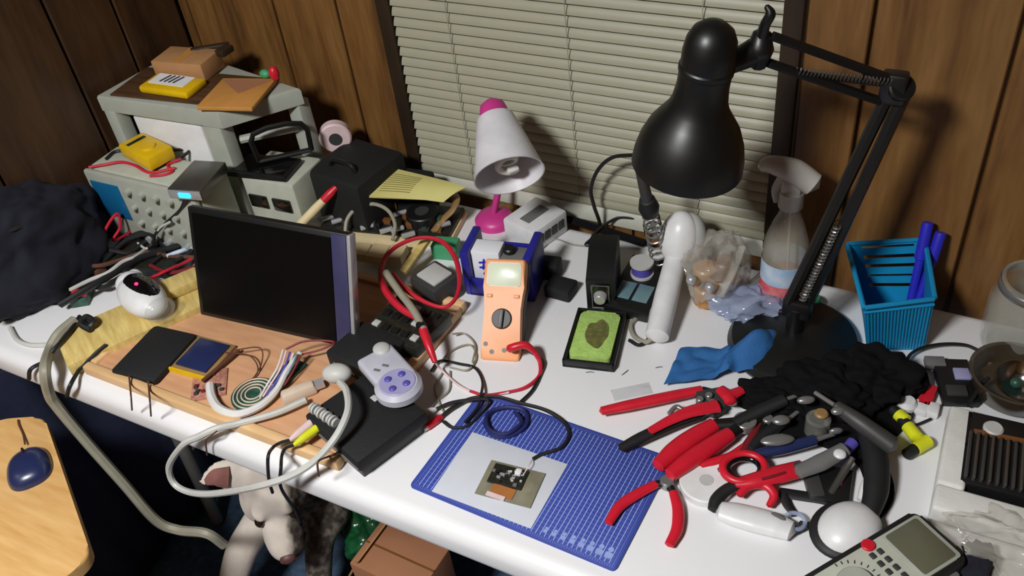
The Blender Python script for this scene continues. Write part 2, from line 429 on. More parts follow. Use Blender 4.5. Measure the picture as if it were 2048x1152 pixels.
b.build('box_body', K['cardboard_light'], o); b = MB(); b.box((0, 0, .0342), (w_*.16, d_, .0006)); b.build('tape', K['kraft'], o)
o, b, w_, d_ = pack('brown_envelope', 'orange brown paper envelope hanging over the right of the stand top', 'envelope', [(440, 162), (578, 152), (474, 220), (400, 206)], zt+.004, .008, K['kraft'], .002)
b.build('envelope_body', K['kraft'], o); b = MB(); b.prism([(-w_*.45, d_*.4), (w_*.45, d_*.4), (w_*.05, -d_*.05)], .008, .0092); b.build('flap', K['cardboard'], o)
p0 = at(430, 118, zt+.03)
o = thing('dark_bracket', 'dark angular bracket lying behind the cardboard box on the stand', 'bracket', at(408, 135, zt+.004))
b = MB(); b.box((.01, .02, .03), (.07, .012, .012), bev=.002, rot=RZ(35)); b.box((.0, .0, .015), (.012, .012, .03), bev=.002); b.box((.045, .02, .03), (.02, .03, .012), bev=.002); b.build('bracket_body', K['trim_brown'], o)
o = thing('gift_bow_red_and_green', 'small red and green ornament at the back right of the stand top', 'ornament', at(545, 158, zt+.012)); MATS['ornament'] = MATS[o.name]; o.name = 'ornament'
b = MB(); b.ball((.008, 0, .012), (.009, .009, .014)); b.build('red_bulb', K['red_plastic'], o)
b = MB(); b.ball((-.014, 0, .008), (.011, .008, .008)); b.build('green_leaf', K['green_plastic'], o)
o, b, w_, d_ = pack('paper_slip', 'small white paper slip in front of the yellow mailer', 'paper', [(345, 190), (392, 196), (386, 204), (350, 202)], zt+.001, .001, K['paper'], .0002); b.build('slip', K['paper'], o)

# ------------------------------------------------------------------ oscilloscope and what lies on it
SW, SH, SD = .268, .15, .088
sc = thing('oscilloscope', 'grey bench oscilloscope with blue screen standing under the corner stand', 'oscilloscope', basis((-1.425+SW/2, .85, TZ), (1, .02, 0), (0, 1, 0)))
b = MB(); b.box((0, SD/2+.004, SH/2+.004), (SW-.002, SD-.01, SH-.008), bev=.006); b.build('case', K['instrument_grey'], sc)
b = MB(); b.box((0, .003, SH/2+.002), (SW, .012, SH-.004), bev=.005); fbz = b.build('front_bezel', K['grey_metal'], sc)
b = MB(); b.box((-.088, -.0035, .093), (.07, .003, .076), bev=.001); b.build('screen', K['scope_screen'], fbz)
for i in range(4):
    for j in range(3):
        b = MB(); r_ = .0055 if j else .007
        b.cyl((-.028+i*.034, -.002, .125-j*.034), (-.028+i*.034, -.013, .125-j*.034), r_, r_*.9, 18); b.build('knob', K['grey_metal'], fbz)
for i in range(3): b = MB(); b.cyl((-.02+i*.045, -.002, .024), (-.02+i*.045, -.014, .024), .007, .007, 16); b.build('input_socket', K['silver'], fbz)
for sx in (-1, 1): b = MB(); b.box((sx*.1, .02, .003), (.02, .03, .006)); b.build('foot', K['black_rubber'], sc)
zs = SH
o = thing('white_plastic_panel', 'white plastic panel standing behind the oscilloscope under the stand', 'panel', basis((-1.295, .966, TZ), (1, .05, 0), (0, 1, .0)))
b = MB(); b.box((0, 0, .107), (.165, .02, .213), bev=.008); b.build('panel_body', K['white_plastic'], o)
o, b, w_, d_ = pack('yellow_multimeter', 'small yellow multimeter lying on top of the oscilloscope', 'multimeter', [(287, 268), (350, 294), (287, 316), (232, 284)], zs+.006, .026, K['yellow_plastic'], .004)
b.build('case', K['yellow_plastic'], o); b = MB(); b.box((-w_*.28, .0, .0265), (.008, d_*.7, .001)); b.build('slot', K['black_plastic'], o)
b = MB(); b.cyl((w_*.15, 0, .026), (w_*.15, 0, .030), .013, .012, 24); b.build('dial', K['yellow_plastic'], o)
for sx in (-1, 1): b = MB(); b.box((sx*w_*.35, 0, -.003), (.012, d_*.6, .006)); b.build('foot', K['black_rubber'], o)
o, b, w_, d_ = pack('aluminium_enclosure', 'flat silver enclosure with blue light on the oscilloscope edge', 'enclosure', [(377, 318), (432, 326), (419, 379), (345, 379)], zs, .02, K['brushed'], .002)
b.build('case', K['brushed'], o)
b = MB(); b.box((0, -d_/2-.001, .010), (w_*.98, .002, .017), bev=.0005); fp_ = b.build('front_plate', K['silver'], o)
b = MB(); b.box((.0, -d_/2-.0025, .010), (.022, .003, .009), bev=.001); b.build('blue_light', K['led_blue'], fp_, label='glowing blue light')

# ------------------------------------------------------------------ grey power unit, black tray, dark case, reel
M, w_ = edge((452, 412), (548, 424), .06)
pu = thing('power_supply', 'grey metal power supply with two black windows behind the monitor', 'power supply', basis((-1.098, .962, TZ), (1, .06, 0), (-.06, 1, 0)))
b = MB(); b.box((0, .047, .06), (.115, .094, .12), bev=.005); b.build('case', K['instrument_grey'], pu)
b = MB(); b.box((.006, -.014, .014), (.13, .028, .028), bev=.004); b.build('front_ledge', K['light_grey'], pu)
for x in (-.03, .022): b = MB(); b.box((x, -.001, .072), (.04, .006, .026), bev=.002); b.build('window', K['black_gloss'], pu)
o, b, w_, d_ = pack('black_tablet', 'flat black tablet on top of the grey power supply', 'tablet', [(478, 304), (612, 318), (560, 352), (450, 342)], .121, .012, K['black_matte'], .003)
b.build('case', K['black_plastic'], o); b = MB(); b.box((0, 0, .0125), (w_*.9, d_*.86, .0012)); b.build('screen', K['black_gloss'], o)
dc = thing('equipment_case', 'big black equipment case with grey left side by the wall', 'case', basis((-.985, 1.075, TZ), (1, -.12, 0), (.12, 1, 0)))
b = MB(); b.box((0, 0, .058), (.13, .13, .116), bev=.008); b.build('case_body', K['black_matte'], dc)
b = MB(); b.box((-.0665, 0, .06), (.003, .12, .1), bev=.001); b.build('side_panel', K['mid_grey'], dc)
b = MB(); b.tube([(-.03, -.03, .116), (-.02, -.03, .13), (.02, -.03, .13), (.03, -.03, .116)], .004, 8, 6); b.build('handle', K['black_plastic'], dc)
rl = thing('tape_reel', 'pale pinkish reel of tape leaning between power supply and black case', 'reel', basis((-1.052, 1.115, TZ+.0), (.7, .5, 0), (-.3, .6, .0)))
b = MB(); b.cyl((0, -.008, .13), (0, .014, .13), .03, n=30, bev=.003); b.box((0, .003, .05), (.03, .018, .1)); b.build('reel_body', K['pale_pink'], rl)
b = MB(); b.cyl((0, -.010, .13), (0, .016, .13), .012, n=20); b.build('hub', K['dark_grey'], rl)
for nm, lb, x, y, z in (('black_bracket_frame', 'black open metal frame standing on the tablet under the stand side', -1.098, 1.015, .1345),):
    o = thing(nm, lb, 'frame', basis((x, y, TZ+z), (1, .9, 0), (-.9, 1, 0)))
    b = MB(); b.tube([(-.04, 0, .005), (-.035, 0, .06), (.05, 0, .06), (.055, 0, .005)], .005, 8, 3); b.tube([(-.04, 0, .005), (.055, 0, .005)], .005, 8, 0); b.build('frame_bar', K['black_metal'], o)
# ------------------------------------------------------------------ helpers for small things
def cable(name, label, pts, r, m, cat='cable', group=None, res=8, n=8):
    P = []
    for q in pts:
        if isinstance(q, Vector): P.append(q)
        elif len(q) == 3 and isinstance(q[2], str): P.append(on_y(q[0], q[1], float(q[2][1:])))
        else: P.append(at(*q))
    b = MB(); b.tube(P, r, n, res); o = b.build(name, m)
    return tag(o, label, cat, group)
def slab(name, label, cat, q, z, h, m, part, bev=.002, group=None):
    o, b, w_, d_ = pack(name, label, cat, q, z, h, m, bev, group); b.build(part, m, o); return o, w_, d_

# ------------------------------------------------------------------ wooden work board, front left
BX0, BX1, BY0, BY1 = -1.172, -.668, .545, .905
wb = thing('wooden_tray', 'large brown wooden tray board lying at the front edge of the table', 'tray', ((BX0+BX1)/2, (BY0+BY1)/2, TZ))
bw, bd = BX1-BX0, BY1-BY0
b = MB(); b.box((0, 0, .006), (bw-.02, bd-.02, .012), bev=.001); b.build('board', K['board_brown'], wb)
rim = .016
for c, d in (((0, -bd/2+rim/2, .0095), (bw, rim, .019)), ((0, bd/2-rim/2, .0095), (bw, rim, .019)), ((-bw/2+rim/2, 0, .0095), (rim, bd-2*rim, .019)), ((bw/2-rim/2, 0, .0095), (rim, bd-2*rim, .019))):
    b = MB(); b.box(c, d, bev=.004); b.build('rim', K['board_rim'], wb)
ZB = .0125                                            # top of the tray floor
# pine planks at the left
M, w_, d_ = quad([(396, 548), (402, 600), (150, 735), (95, 668)], .025)
pl = thing('pine_plank', 'pale yellow pine plank slanting back from the table edge at left', 'plank', Matrix.Translation((0, 0, -.025)) @ M)
MATS[pl.name] = pl.matrix_basis.copy()
b = MB(); b.box((0, 0, .0125), (w_, d_, .025), bev=.002); b.build('plank_body', K['pine'], pl)
M, w_, d_ = quad([(392, 530), (398, 556), (270, 612), (250, 590)], .045)
o = thing('pine_offcut', 'short pine offcut lying across the back of the long plank', 'plank', Matrix.Translation((0, 0, -.019)) @ M); MATS[o.name] = o.matrix_basis.copy()
b = MB(); b.box((0, 0, .009), (w_, d_, .018), bev=.002); b.build('plank_body', K['pine'], o)

# white hand device with black oval top
c = at(285, 600, .04); d1 = (at(318, 632, .04)-at(228, 552, .04)).normalized()
o = thing('barcode_scanner', 'white handheld device with black oval face and red light on the planks', 'scanner', basis((c.x, c.y, TZ+.026), d1, (-d1.y, d1.x, 0)))
b = MB(); b.ball((.008, 0, .026), (.062, .034, .026)); b.ball((-.046, .004, .024), (.022, .024, .02)); b.ball((-.06, .02, .02), (.016, .013, .014)); b.build('body', K['white_plastic'], o)
b = MB(); b.ball((.004, .006, .034), (.052, .026, .021), rot=RX(-10)); b.build('face_window', K['black_gloss'], o)
b = MB(); b.ball((.010, .0, .0545), (.004, .003, .002)); b.build('red_light', K['led_red'], o, label='glowing red light')
b = MB(); b.ball((.062, .004, .024), (.016, .026, .020)); b.build('end_lens', K['clear_glass'], o)

# monitor
A0, A1 = Vector((-1.079, .718, TZ+ZB)), Vector((-.776, .745, TZ+ZB))
mx_ = (A1-A0).normalized(); up = Vector((.006, .062, .182))
mo = thing('flat_monitor', 'black flat screen panel standing upright on the wooden tray', 'monitor', basis((A0+A1)/2, mx_, up))
mw = (A1-A0).length; mh = .190
b = MB(); b.box((0, mh/2, -.008), (mw, mh, .014), bev=.003); b.build('back_shell', K['black_plastic'], mo)
b = MB(); b.box((-.012, mh/2, .0005), (mw-.045, mh-.018, .003)); b.build('screen', K['screen_black'], mo)
b = MB(); b.box((mw/2-.02, mh/2, .0012), (.026, mh-.004, .0034), bev=.001); b.build('bezel', K['bezel'], mo, label='right bezel with a purple-grey reflection put into its colour')
b = MB(); b.box((mw/2-.002, mh/2, -.004), (.007, mh, .017), bev=.002); b.build('frame_edge', K['silver'], mo, label='silver right edge')
b = MB(); b.tube([(0, .12, -.012), (0, .07, -.045), (0, .014, -.075)], .01, 10, 4); b.box((0, .016, -.055), (.10, .012, .05), bev=.004); b.build('stand', K['black_plastic'], mo)

# phone, display module, boards
slab('mobile_phone', 'black phone lying face up at the left of the wooden tray', 'phone', [(298, 650), (384, 662), (318, 768), (230, 738)], ZB, .012, K['black_matte'], 'phone_body', .005)
o, w_, d_ = slab('display_module', 'tan circuit board with small dark screen beside the black phone', 'circuit board', [(387, 668), (474, 692), (408, 756), (334, 736)], ZB, .006, K['pcb_gold'], 'board', .0005)
b = MB(); b.box((.004, .002, .008), (w_*.74, d_*.8, .004), bev=.001); b.build('display', K['navy_plastic'], o)
b = MB(); b.box((0, -d_*.49, .004), (w_*.98, .004, .008)); b.build('pin_header', K['yellow_plastic'], o)
b = MB(); b.cyl(at(478, 700, ZB+.008), at(405, 762, ZB+.008), .003, n=10); tag(b.build('wooden_stick', K['cable_brown']), 'thin dark brown stick on the tray beside the display module', 'stick')
o, w_, d_ = slab('pink_circuit_board', 'pinkish bare circuit board with parts at the front of the tray', 'circuit board', [(410, 752), (486, 738), (420, 785), (356, 800)], ZB, .002, K['pcb_pink'], 'board', .0003)
for i in range(12): b = MB(); x = (random.random()-.5)*w_*.8; y = (random.random()-.5)*d_*.7; b.box((x, y, .004), (.006, .004, .004), bev=.0005); b.build('component', K['dark_grey'] if i % 3 else K['dark_red'], o)
ctr = at(508, 790, ZB)
o = thing('coil_board', 'round green coil circuit board under the white cable on the tray', 'circuit board', basis((ctr.x, ctr.y, ctr.z), (1, 0, 0), (0, 1, 0)))
b = MB(); b.cyl((0, 0, 0), (0, 0, .003), .034, n=36); b.build('board', K['pcb_green'], o)
for r_ in (.012, .018, .024, .030): b = MB(); b.tube([(r_*math.cos(a*.3927), r_*math.sin(a*.3927), .004) for a in range(16)], .0012, 6, 4, True); b.build('coil', K['beige'], o)
o, w_, d_ = slab('long_circuit_board', 'long green circuit board with wires plugged in at the tray centre', 'circuit board', [(585, 712), (606, 728), (560, 785), (522, 775)], ZB, .004, K['pcb_green'], 'board', .0004)
for i in range(6): b = MB(); b.box(((i % 2-.5)*w_*.5, (i//2-1)*d_*.28, .006), (.008, .006, .005), bev=.0006); b.build('chip', K['black_plastic'], o)
for i, (k, c_) in enumerate((('cable_white', 'white'), ('pale_pink', 'pink'), ('purple', 'purple'), ('cable_white', 'white'), ('teal_film', 'teal'), ('dark_red', 'dark red'))):
    x = i*7
    cable('jumper_wire', '%s jumper wire in the bundle over the long green board, %s from its left' % (c_, ('first', 'second', 'third', 'fourth', 'fifth', 'sixth')[i]), [(566+x, 700+x*.3, ZB+.03), (555+x, 735, ZB+.022), (535+x, 768, ZB+.012), (520+x*.9, 795-x*.3, ZB+.006)], .0016, K[k], 'wire', 'jumper wires on the long green board')
cable('thick_white_cable', 'thick white cable curled around the round coil board', [(420, 770, ZB+.008), (424, 795, ZB+.008), (440, 818, ZB+.008), (476, 828, ZB+.008), (520, 812, ZB+.01), (552, 782, ZB+.012), (575, 740, ZB+.02), (600, 706, ZB+.024)], [.007, .007, .006, .005, .004], K['cable_white'])
for i, pts in enumerate(([(470, 700, ZB+.02), (520, 696, ZB+.02), (522, 730, ZB+.006), (498, 770, ZB+.003)], [(450, 705, ZB+.01), (500, 712, ZB+.012), (515, 745, ZB+.004), (475, 780, ZB+.003)])):
    cable('thin_wire', ('long', 'short')[i]+' thin brown wire arching over the bare part of the tray', pts, .0011, K['cable_brown'], 'wire')
b = MB(); b.tube([at(572, 698, ZB+.03), at(612, 682, ZB+.035), at(668, 684, ZB+.03), at(640, 700, ZB+.02), at(590, 712, ZB+.02)], .0016, 8, 8); tag(b.build('red_wire_loop', K['dark_red']), 'dark red wire loop at the foot of the black screen', 'wire')

# grey looping cable and its two plugs
cable('looping_grey_cable', 'light grey cable looping off the front edge up to the black box', [(612, 800, ZB+.012), (552, 826, ZB+.012), (480, 846, ZB+.01), (436, 856, .026), (400, 872, .018), Vector(on_y(366, 890, .50)), Vector(on_y(338, 935, .495)), Vector(on_y(356, 974, .49)), Vector(on_y(413, 988, .485)), Vector(on_y(526, 970, .48)), (607, 938, .035), (662, 887, .06), (694, 828, .078), (694, 785, .075), (680, 764, .066)], .0052, K['cable_light'])
o = thing('beige_plug', 'flat beige cable plug at the end of the grey cable on the tray', 'plug', at(600, 792, ZB)); d1 = at(625, 785, 0)-at(560, 810, 0)
MATS[o.name] = basis(at(600, 792, ZB), d1, (0, 1, 0)); o.matrix_basis = MATS[o.name]
b = MB(); b.box((0, 0, .009), (.055, .022, .018), bev=.005, taper=(.9, .8)); b.build('plug_body', K['beige'], o); b = MB(); b.box((.032, 0, .009), (.014, .014, .008)); b.build('contact_shell', K['silver'], o)

# black box with sockets
BQ = [(752, 738), (852, 828), (716, 920), (600, 828)]
M, w_, d_ = quad(BQ, .042)
bx = thing('set_top_box', 'black box with silver sockets on the front corner of the wooden tray', 'set-top box', T3(0, 0, -.022) @ M); MATS[bx.name] = bx.matrix_basis.copy()
b = MB(); b.box((0, 0, .011), (w_, d_, .022), bev=.004); b.build('case', K['black_matte'], bx)
b = MB(); b.box((-.012, .026, .0225), (.012, .008, .0012), bev=.0004); b.build('badge', K['light_grey'], bx)
b = MB(); b.box((0, -d_/2-.0008, .005), (w_*.96, .002, .004)); b.build('seam', K['mid_grey'], bx)
b = MB(); b.box((0, 0, -.011), (w_*.9, d_*.9, .022), bev=.002); b.build('base', K['black_plastic'], bx)
# silver threaded sockets, white and yellow plugs on the left side of the box
for i, (p0, p1) in enumerate((((628, 818), (650, 832)), ((640, 830), (668, 848)))):
    pass
b = MB(); a0, a1 = at(626, 815, .046), at(672, 846, .046)
for k in range(9): q = a0.lerp(a1, k/8); dd = (a1-a0).normalized(); b.cyl(q-dd*.002, q+dd*.0016, .0085 if k % 2 else .0072, n=18)
b.build('threaded_socket', K['light_grey'], bx, True)
def rca(name, label, p0, p1, z, m, group=None):
    a, c_ = at(*p0, z), at(*p1, z); o = thing(name, label, 'plug', basis(a, c_-a, (0, 0, 1)), group); L = (c_-a).length
    b = MB(); b.tube([(0, 0, 0), (L*.3, 0, 0), (L*.75, 0, 0), (L*.8, 0, 0)], [.003, .0058, .0062, .0062], 14, 4); b.build('sleeve', m, o)
    b = MB(); b.cyl((L*.8, 0, 0), (L, 0, 0), .0052, n=16); b.build('contact', K['silver'], o); return o
rca('white_plug', 'white phono plug beside the yellow one at the black box', (580, 880), (632, 838), .034, K['pale_pink'])
rca('yellow_plug', 'yellow phono plug pushed toward the silver socket of the black box', (588, 890), (648, 846), .034, K['lime'])
for i, pts in enumerate(([(580, 880, .034), (560, 886, .03), (545, 896, .024), Vector(on_y(536, 915, .50)), Vector(on_y(538, 960, .505)), Vector(on_y(545, 985, .51))], [(588, 890, .034), (572, 896, .03), (564, 910, .022), Vector(on_y(562, 935, .50)), Vector(on_y(562, 975, .50)), Vector(on_y(590, 1020, .5)), Vector(on_y(600, 1045, .5))])):
    cable('black_lead', ('black lead of the white plug dropping over the table edge', 'black lead of the yellow plug dropping over the table edge')[i], pts, .0024, K['cable_black'])
ctr = at(682, 764, .066); o = thing('white_round_plug', 'round white plug end of the grey cable on the dark boxes', 'plug', at(678, 760, .042))
b = MB(); b.ball((0, 0, .014), (.022, .016, .014), rot=RZ(20)); b.build('plug_body', K['cable_light'], o)
# second dark box under the gamepad
o, w_, d_ = slab('black_router', 'black router box lying behind the set-top box on the tray', 'router', [(735, 632), (800, 690), (745, 738), (640, 712)], ZB, .03, K['black_matte'], 'case', .004)
for i in range(4): b = MB(); b.box((w_*(-.3+.2*i), -d_*.5, .012), (.008, .002, .006)); b.build('port', K['mid_grey'], o)
o, w_, d_ = slab('keypad_block', 'dark keypad with small buttons at the right of the wooden tray', 'keypad', [(800, 592), (905, 622), (826, 702), (722, 650)], ZB, .026, K['pcb_dark'], 'case', .003)
for i in range(5):
    for j in range(3): b = MB(); b.box((w_*(-.36+.18*i), d_*(-.3+.3*j), .0275), (.012, .012, .004), bev=.001); b.build('button', K['black_plastic'] if (i+j) % 4 else K['light_grey'], o)
# gamepad
gA, gB = at(748, 712, .064), at(795, 765, .064); gd = gB-gA
gp = thing('game_controller', 'pale grey game controller with purple button disc on the black box', 'game controller', basis((gA.x, gA.y, TZ+.043), gd, (-gd.y, gd.x, 0)))
L = gd.length
b = MB(); b.box((L*.42, .004, .011), (L*1.15, .058, .021), bev=.006, seg=3); b.cyl((L, 0, 0), (L, 0, .022), .034, n=40, bev=.006); b.build('shell', K['pad_grey'], gp)
b = MB(); b.cyl((L, 0, .021), (L, 0, .0235), .026, n=36, bev=.001); bd_ = b.build('button_disc', K['lilac'], gp, label='pale purple button disc')
for i in range(4): a = i*math.pi/2+.6; b = MB(); b.ball((L+.0145*math.cos(a), .0145*math.sin(a), .0235), (.0056, .0056, .003)); b.build('button', K['purple'], bd_)
for s_ in (-1, 1): b = MB(); b.box((L*.42, s_*.007-.004, .0215), (.010, .004, .003), bev=.001, rot=RZ(35)); b.build('menu_button', K['mid_grey'], gp)
b = MB(); b.ball((-.006, .016, .021), (.014, .013, .006)); b.build('thumb_pad', K['light_grey'], gp)

# ------------------------------------------------------------------ trays of components behind the monitor
M, w_, d_ = quad([(690, 392), (925, 414), (905, 480), (632, 456)], .02)
o = thing('component_board', 'large dark circuit board crowded with components behind the screen', 'circuit board', T3(0, 0, -.02) @ M); MATS[o.name] = o.matrix_basis.copy()
b = MB(); b.box((0, 0, .006), (w_, d_, .012), bev=.001); b.build('wooden_base', K['wood_pale'], o)
b = MB(); b.box((0, 0, .016), (w_*.97, d_*.95, .007), bev=.0005); b.build('board', K['pcb_dark'], o)
Mi = MATS[o.name].inverted()
for px in ((655, 434), (675, 440), (743, 434), (733, 452), (772, 459), (794, 457), (816, 468), (695, 365+40), (887, 448), (760, 420), (800, 425)):
    q = Mi @ at(px[0], px[1], .028); b = MB(); b.cyl((q.x-.010, q.y-.006, .026), (q.x+.010, q.y+.008, .026), .0048, n=14, bev=.001); b.build('capacitor', K['silver'], o)
for i in range(22):
    x, y = (random.random()-.5)*w_*.88, (random.random()-.5)*d_*.8; h = .005+random.random()*.012
    b = MB(); b.box((x, y, .019+h/2), (.006+random.random()*.014, .006+random.random()*.01, h), bev=.0008); b.build('chip', K[random.choice(['black_plastic', 'dark_grey', 'pcb_green', 'chestnut'])], o)
c = at(846, 432, .03)
t = thing('dark_coil_reel', 'black round reel of wire on the crowded circuit board', 'reel', (c.x, c.y, TZ+.019))
b = MB(); b.cyl((0, 0, 0), (0, 0, .022), .030, n=32, bev=.002); b.build('flange', K['black_plastic'], t); b = MB(); b.cyl((0, 0, .0215), (0, 0, .0235), .013, n=24); b.build('hub', K['dark_grey'], t)
b = MB(); b.tube([at(902, 388, .035), at(912, 402, .05), at(905, 420, .048), at(885, 440, .03), at(868, 462, .022)], .010, 10, 6, flat=.4); tag(b.build('brown_strap', K['pcb_gold']), 'folded brown strap on the right end of the crowded board', 'strap')
cable('clear_grey_loop', 'loop of clear grey tubing standing on the crowded board', [(690, 472, .024), (694, 440, .045), (712, 418, .06), (745, 408, .068), (775, 420, .06), (790, 448, .042), (785, 480, .026)], .0035, K['cable_grey'], 'tubing')
a0, a1 = at(592, 458, .04), at(673, 374, .10)
o = thing('red_tipped_brush', 'pale wooden brush with red end leaning over the crowded board', 'brush', basis(a0, a1-a0, (0, 0, 1))); L = (a1-a0).length
b = MB(); b.tube([(0, 0, 0), (L*.5, 0, 0), (L*.72, 0, 0)], [.008, .0085, .007], 12, 3); b.build('handle', K['wood_pale'], o)
b = MB(); b.tube([(L*.68, 0, 0), (L*.85, 0, 0), (L, 0, 0)], [.0075, .008, .005], 12, 3); b.build('tip', K['red_plastic'], o)
o, w_, d_ = slab('wooden_strip', 'pale wooden strip lying in front of the crowded board', 'wood strip', [(662, 456), (850, 476), (838, 502), (680, 484)], .0, .016, K['wood_pale'], 'strip_body')
for i, q in enumerate(([(700, 484), (735, 488), (740, 508), (712, 506)], [(742, 484), (775, 490), (770, 515), (735, 512)], [(775, 486), (810, 490), (806, 515), (776, 514)])):
    slab('wood_block', ('leftmost', 'middle', 'rightmost')[i]+' of the three pale wood blocks behind the right edge of the screen', 'wood block', q, .0165, .018, K['wood_pale'], 'block', .002, 'pale wood blocks')
a0, a1 = at(806, 545, .03), at(856, 476, .05); b = MB(); M_ = basis((a0+a1)/2, a1-a0, (-(a1-a0).y, (a1-a0).x, 0)); b.box((0, 0, 0), ((a1-a0).length, .014, .008), bev=.001, M=M_)
tag(b.build('yellow_ruler', K['pine']), 'yellow wooden ruler slanting down inside the red test lead loop', 'ruler')
o, w_, d_ = slab('green_terminal', 'small green plastic terminal beside the blue holder', 'terminal', [(868, 470), (918, 474), (912, 496), (862, 492)], .0, .03, K['green_plastic'], 'terminal_body', .003)
def pad(u, v):
    p = at(742+u*188, 392-(1-v)*0+0, .06); a = at(738, 393, .085).lerp(at(886, 402, .07), u); c_ = at(778, 334, .092).lerp(at(932, 372, .085), u)
    q = a.lerp(c_, v); q.z += .006*math.sin(u*2.6)*math.sin(v*3)-.012*max(0, u-.75)*4*.25; return q
b = MB(); b.sheet(pad, 24, 14, .003); o = b.build('yellow_note_pad', K['pad_yellow']); tag(o, 'yellow printed note pad lying over the parts by the window sill', 'note pad')
b = MB()
for i in range(9): b.tube([pad(.08+u_*.42/6, .2+i*.075)+Vector((0, 0, .0006)) for u_ in range(7)], .0006, 4, 0)
b.build('printed_lines', K['ink'], o, True)
b = MB(); M_ = basis(at(828, 385, .04), (1, .1, 0), (-.1, 1, 0)); b.box((0, 0, 0), (.075, .05, .078), bev=.006, M=M_)
o = b.build('dark_parts_drawer', K['black_matte']); tag(o, 'low black parts box holding up the yellow note pad', 'box'); o.location.z = TZ

# white gadget seen inside the red loop
o, w_, d_ = slab('white_charger', 'small white charger with dark side inside the red test lead loop', 'charger', [(852, 512), (905, 545), (885, 588), (836, 560)], .0, .045, K['dark_grey'], 'base', .004)
b = MB(); b.box((0, .0, .047), (w_*.72, d_*.7, .006), bev=.003); b.build('cover', K['light_grey'], o)
cable('red_test_lead', 'red test lead coiled in a loop left of the orange multimeter', [(842, 640, .05), (800, 615, .055), (768, 575, .06), (764, 530, .066), (790, 495, .07), (838, 476, .072), (882, 482, .07), (910, 515, .066), (919, 560, .062), (912, 595, .058), (890, 614, .056), (855, 606, .056), (815, 582, .058), (785, 550, .06)], [.005, .0062, .005, .0035, .0032, .0045, .004, .0032, .0032, .004, .0055], K['red_cable'], 'test lead')
a = [at(772, 545, .075), at(800, 585, .072), at(828, 622, .068), at(848, 660, .06)]
o = thing('test_probe', 'grey and red test probe lying over the keypad block', 'probe', a[3]); MATS[o.name] = Matrix.Translation(a[3])
b = MB(); b.tube(a, .006, 12, 6); b.build('grey_grip', K['cable_grey'], o, True)
b = MB(); b.tube([at(845, 655, .06), at(858, 692, .05), at(870, 724, .035)], [.0072, .0065, .004], 12, 6); b.build('red_tip_guard', K['red_plastic'], o, True)
b = MB(); b.tube([at(841, 648, .061), at(845, 657, .06)], .0078, 12, 0); b.build('collar', K['black_plastic'], o, True)
cable('pale_probe_wire', 'pale reddish wire running from the probe tip along the table', [(868, 722, .03), (885, 742, .006), (920, 772, .004), (965, 790, .004), (1018, 785, .004)], .0018, K['pale_pink'], 'wire')

# ------------------------------------------------------------------ blue holder with white carton, orange multimeter leaning on it
M, w_ = edge((940, 590), (1062, 604)); bl = thing('blue_parts_bin', 'dark blue open plastic bin behind the orange multimeter', 'bin', M); bh = .088; bdp = .075
b = MB()
for x in (-w_/2, w_/2): b.box((x, bdp/2, bh/2), (.014, bdp, bh), bev=.003)
b.box((0, bdp-.004, bh*.35), (w_, .006, bh*.7), bev=.002); b.box((0, bdp/2, .004), (w_, bdp, .008), bev=.002); b.box((0, .003, .018), (w_, .006, .036), bev=.002); b.build('bin_shell', K['holder_blue'], bl)
o = thing('white_carton', 'white carton with blue marks standing in the blue bin', 'carton', M @ T3(-w_*.2, .030, .009))
b = MB(); b.box((0, 0, .037), (.048, .034, .074), bev=.002); b.build('carton_body', K['paper'], o)
b = MB()
for x, z, a, l in ((-.004, .05, 80, .022), (.006, .05, 78, .022), (0, .055, 12, .024), (0, .045, 12, .024), (-.002, .036, 60, .016)): b.box((x, -.0178, z), (l, .001, .003), rot=RY(-a))
b.build('printed_mark', K['label_blue'] if 0 else K['marker_blue'], o)
o = thing('grey_relay', 'grey green relay module beside the white carton in the blue bin', 'relay', M @ T3(w_*.22, .032, .009))
b = MB(); b.box((0, 0, .032), (.04, .034, .064), bev=.002); b.build('module', K['mid_grey'], o); b = MB(); b.cyl((-.008, 0, .064), (-.008, 0, .074), .010, n=18, bev=.002); b.build('knob', K['black_plastic'], o)

a0, a1 = at(957, 717, .004), at(1041, 722, .004); t0, t1 = at(958, 517, .112), at(1054, 519, .112)
xm = a1-a0; upv = (t0+t1)/2-(a0+a1)/2; mw_ = xm.length*.98; mh_ = upv.length
dm = thing('orange_multimeter', 'orange digital multimeter leaning upright with a red lead plugged in', 'multimeter', basis((a0+a1)/2, xm, upv))
prof = []
def rr(w_, h_, r_, n=6, cx=0, cy=0):
    out = []
    for sx, sy, a in ((1, 1, 0), (-1, 1, 90), (-1, -1, 180), (1, -1, 270)):
        for k in range(n+1): t_ = math.radians(a+90*k/n); out.append((cx+sx*(w_/2-r_)+r_*math.cos(t_), cy+sy*(h_/2-r_)+r_*math.sin(t_)))
    return out
pl_ = [(-.47, .0), (-.40, -.012), (.40, -.012), (.47, .0), (.47, .12), (.455, .3), (.44, .5), (.47, .64), (.50, .72), (.50, .96), (.46, 1.0), (-.46, 1.0), (-.50, .96), (-.50, .72), (-.47, .64), (-.44, .5), (-.455, .3), (-.47, .12)]
b = MB(); b.prism([(x*mw_, y*mh_) for x, y in pl_], -.032, 0, bev=.004, seg=3); cs_ = b.build('case', K['orange_plastic'], dm)
b = MB(); b.prism([(x*mw_*1.03, y*mh_+.001) for x, y in pl_], -.036, -.02, bev=.003); b.build('back_case', K['dark_grey'], dm)
b = MB(); b.prism(rr(mw_*.82, mh_*.235, .004, cy=mh_*.845), -.001, .0012, bev=.0006); b.build('display', K['lcd_pale'], dm)
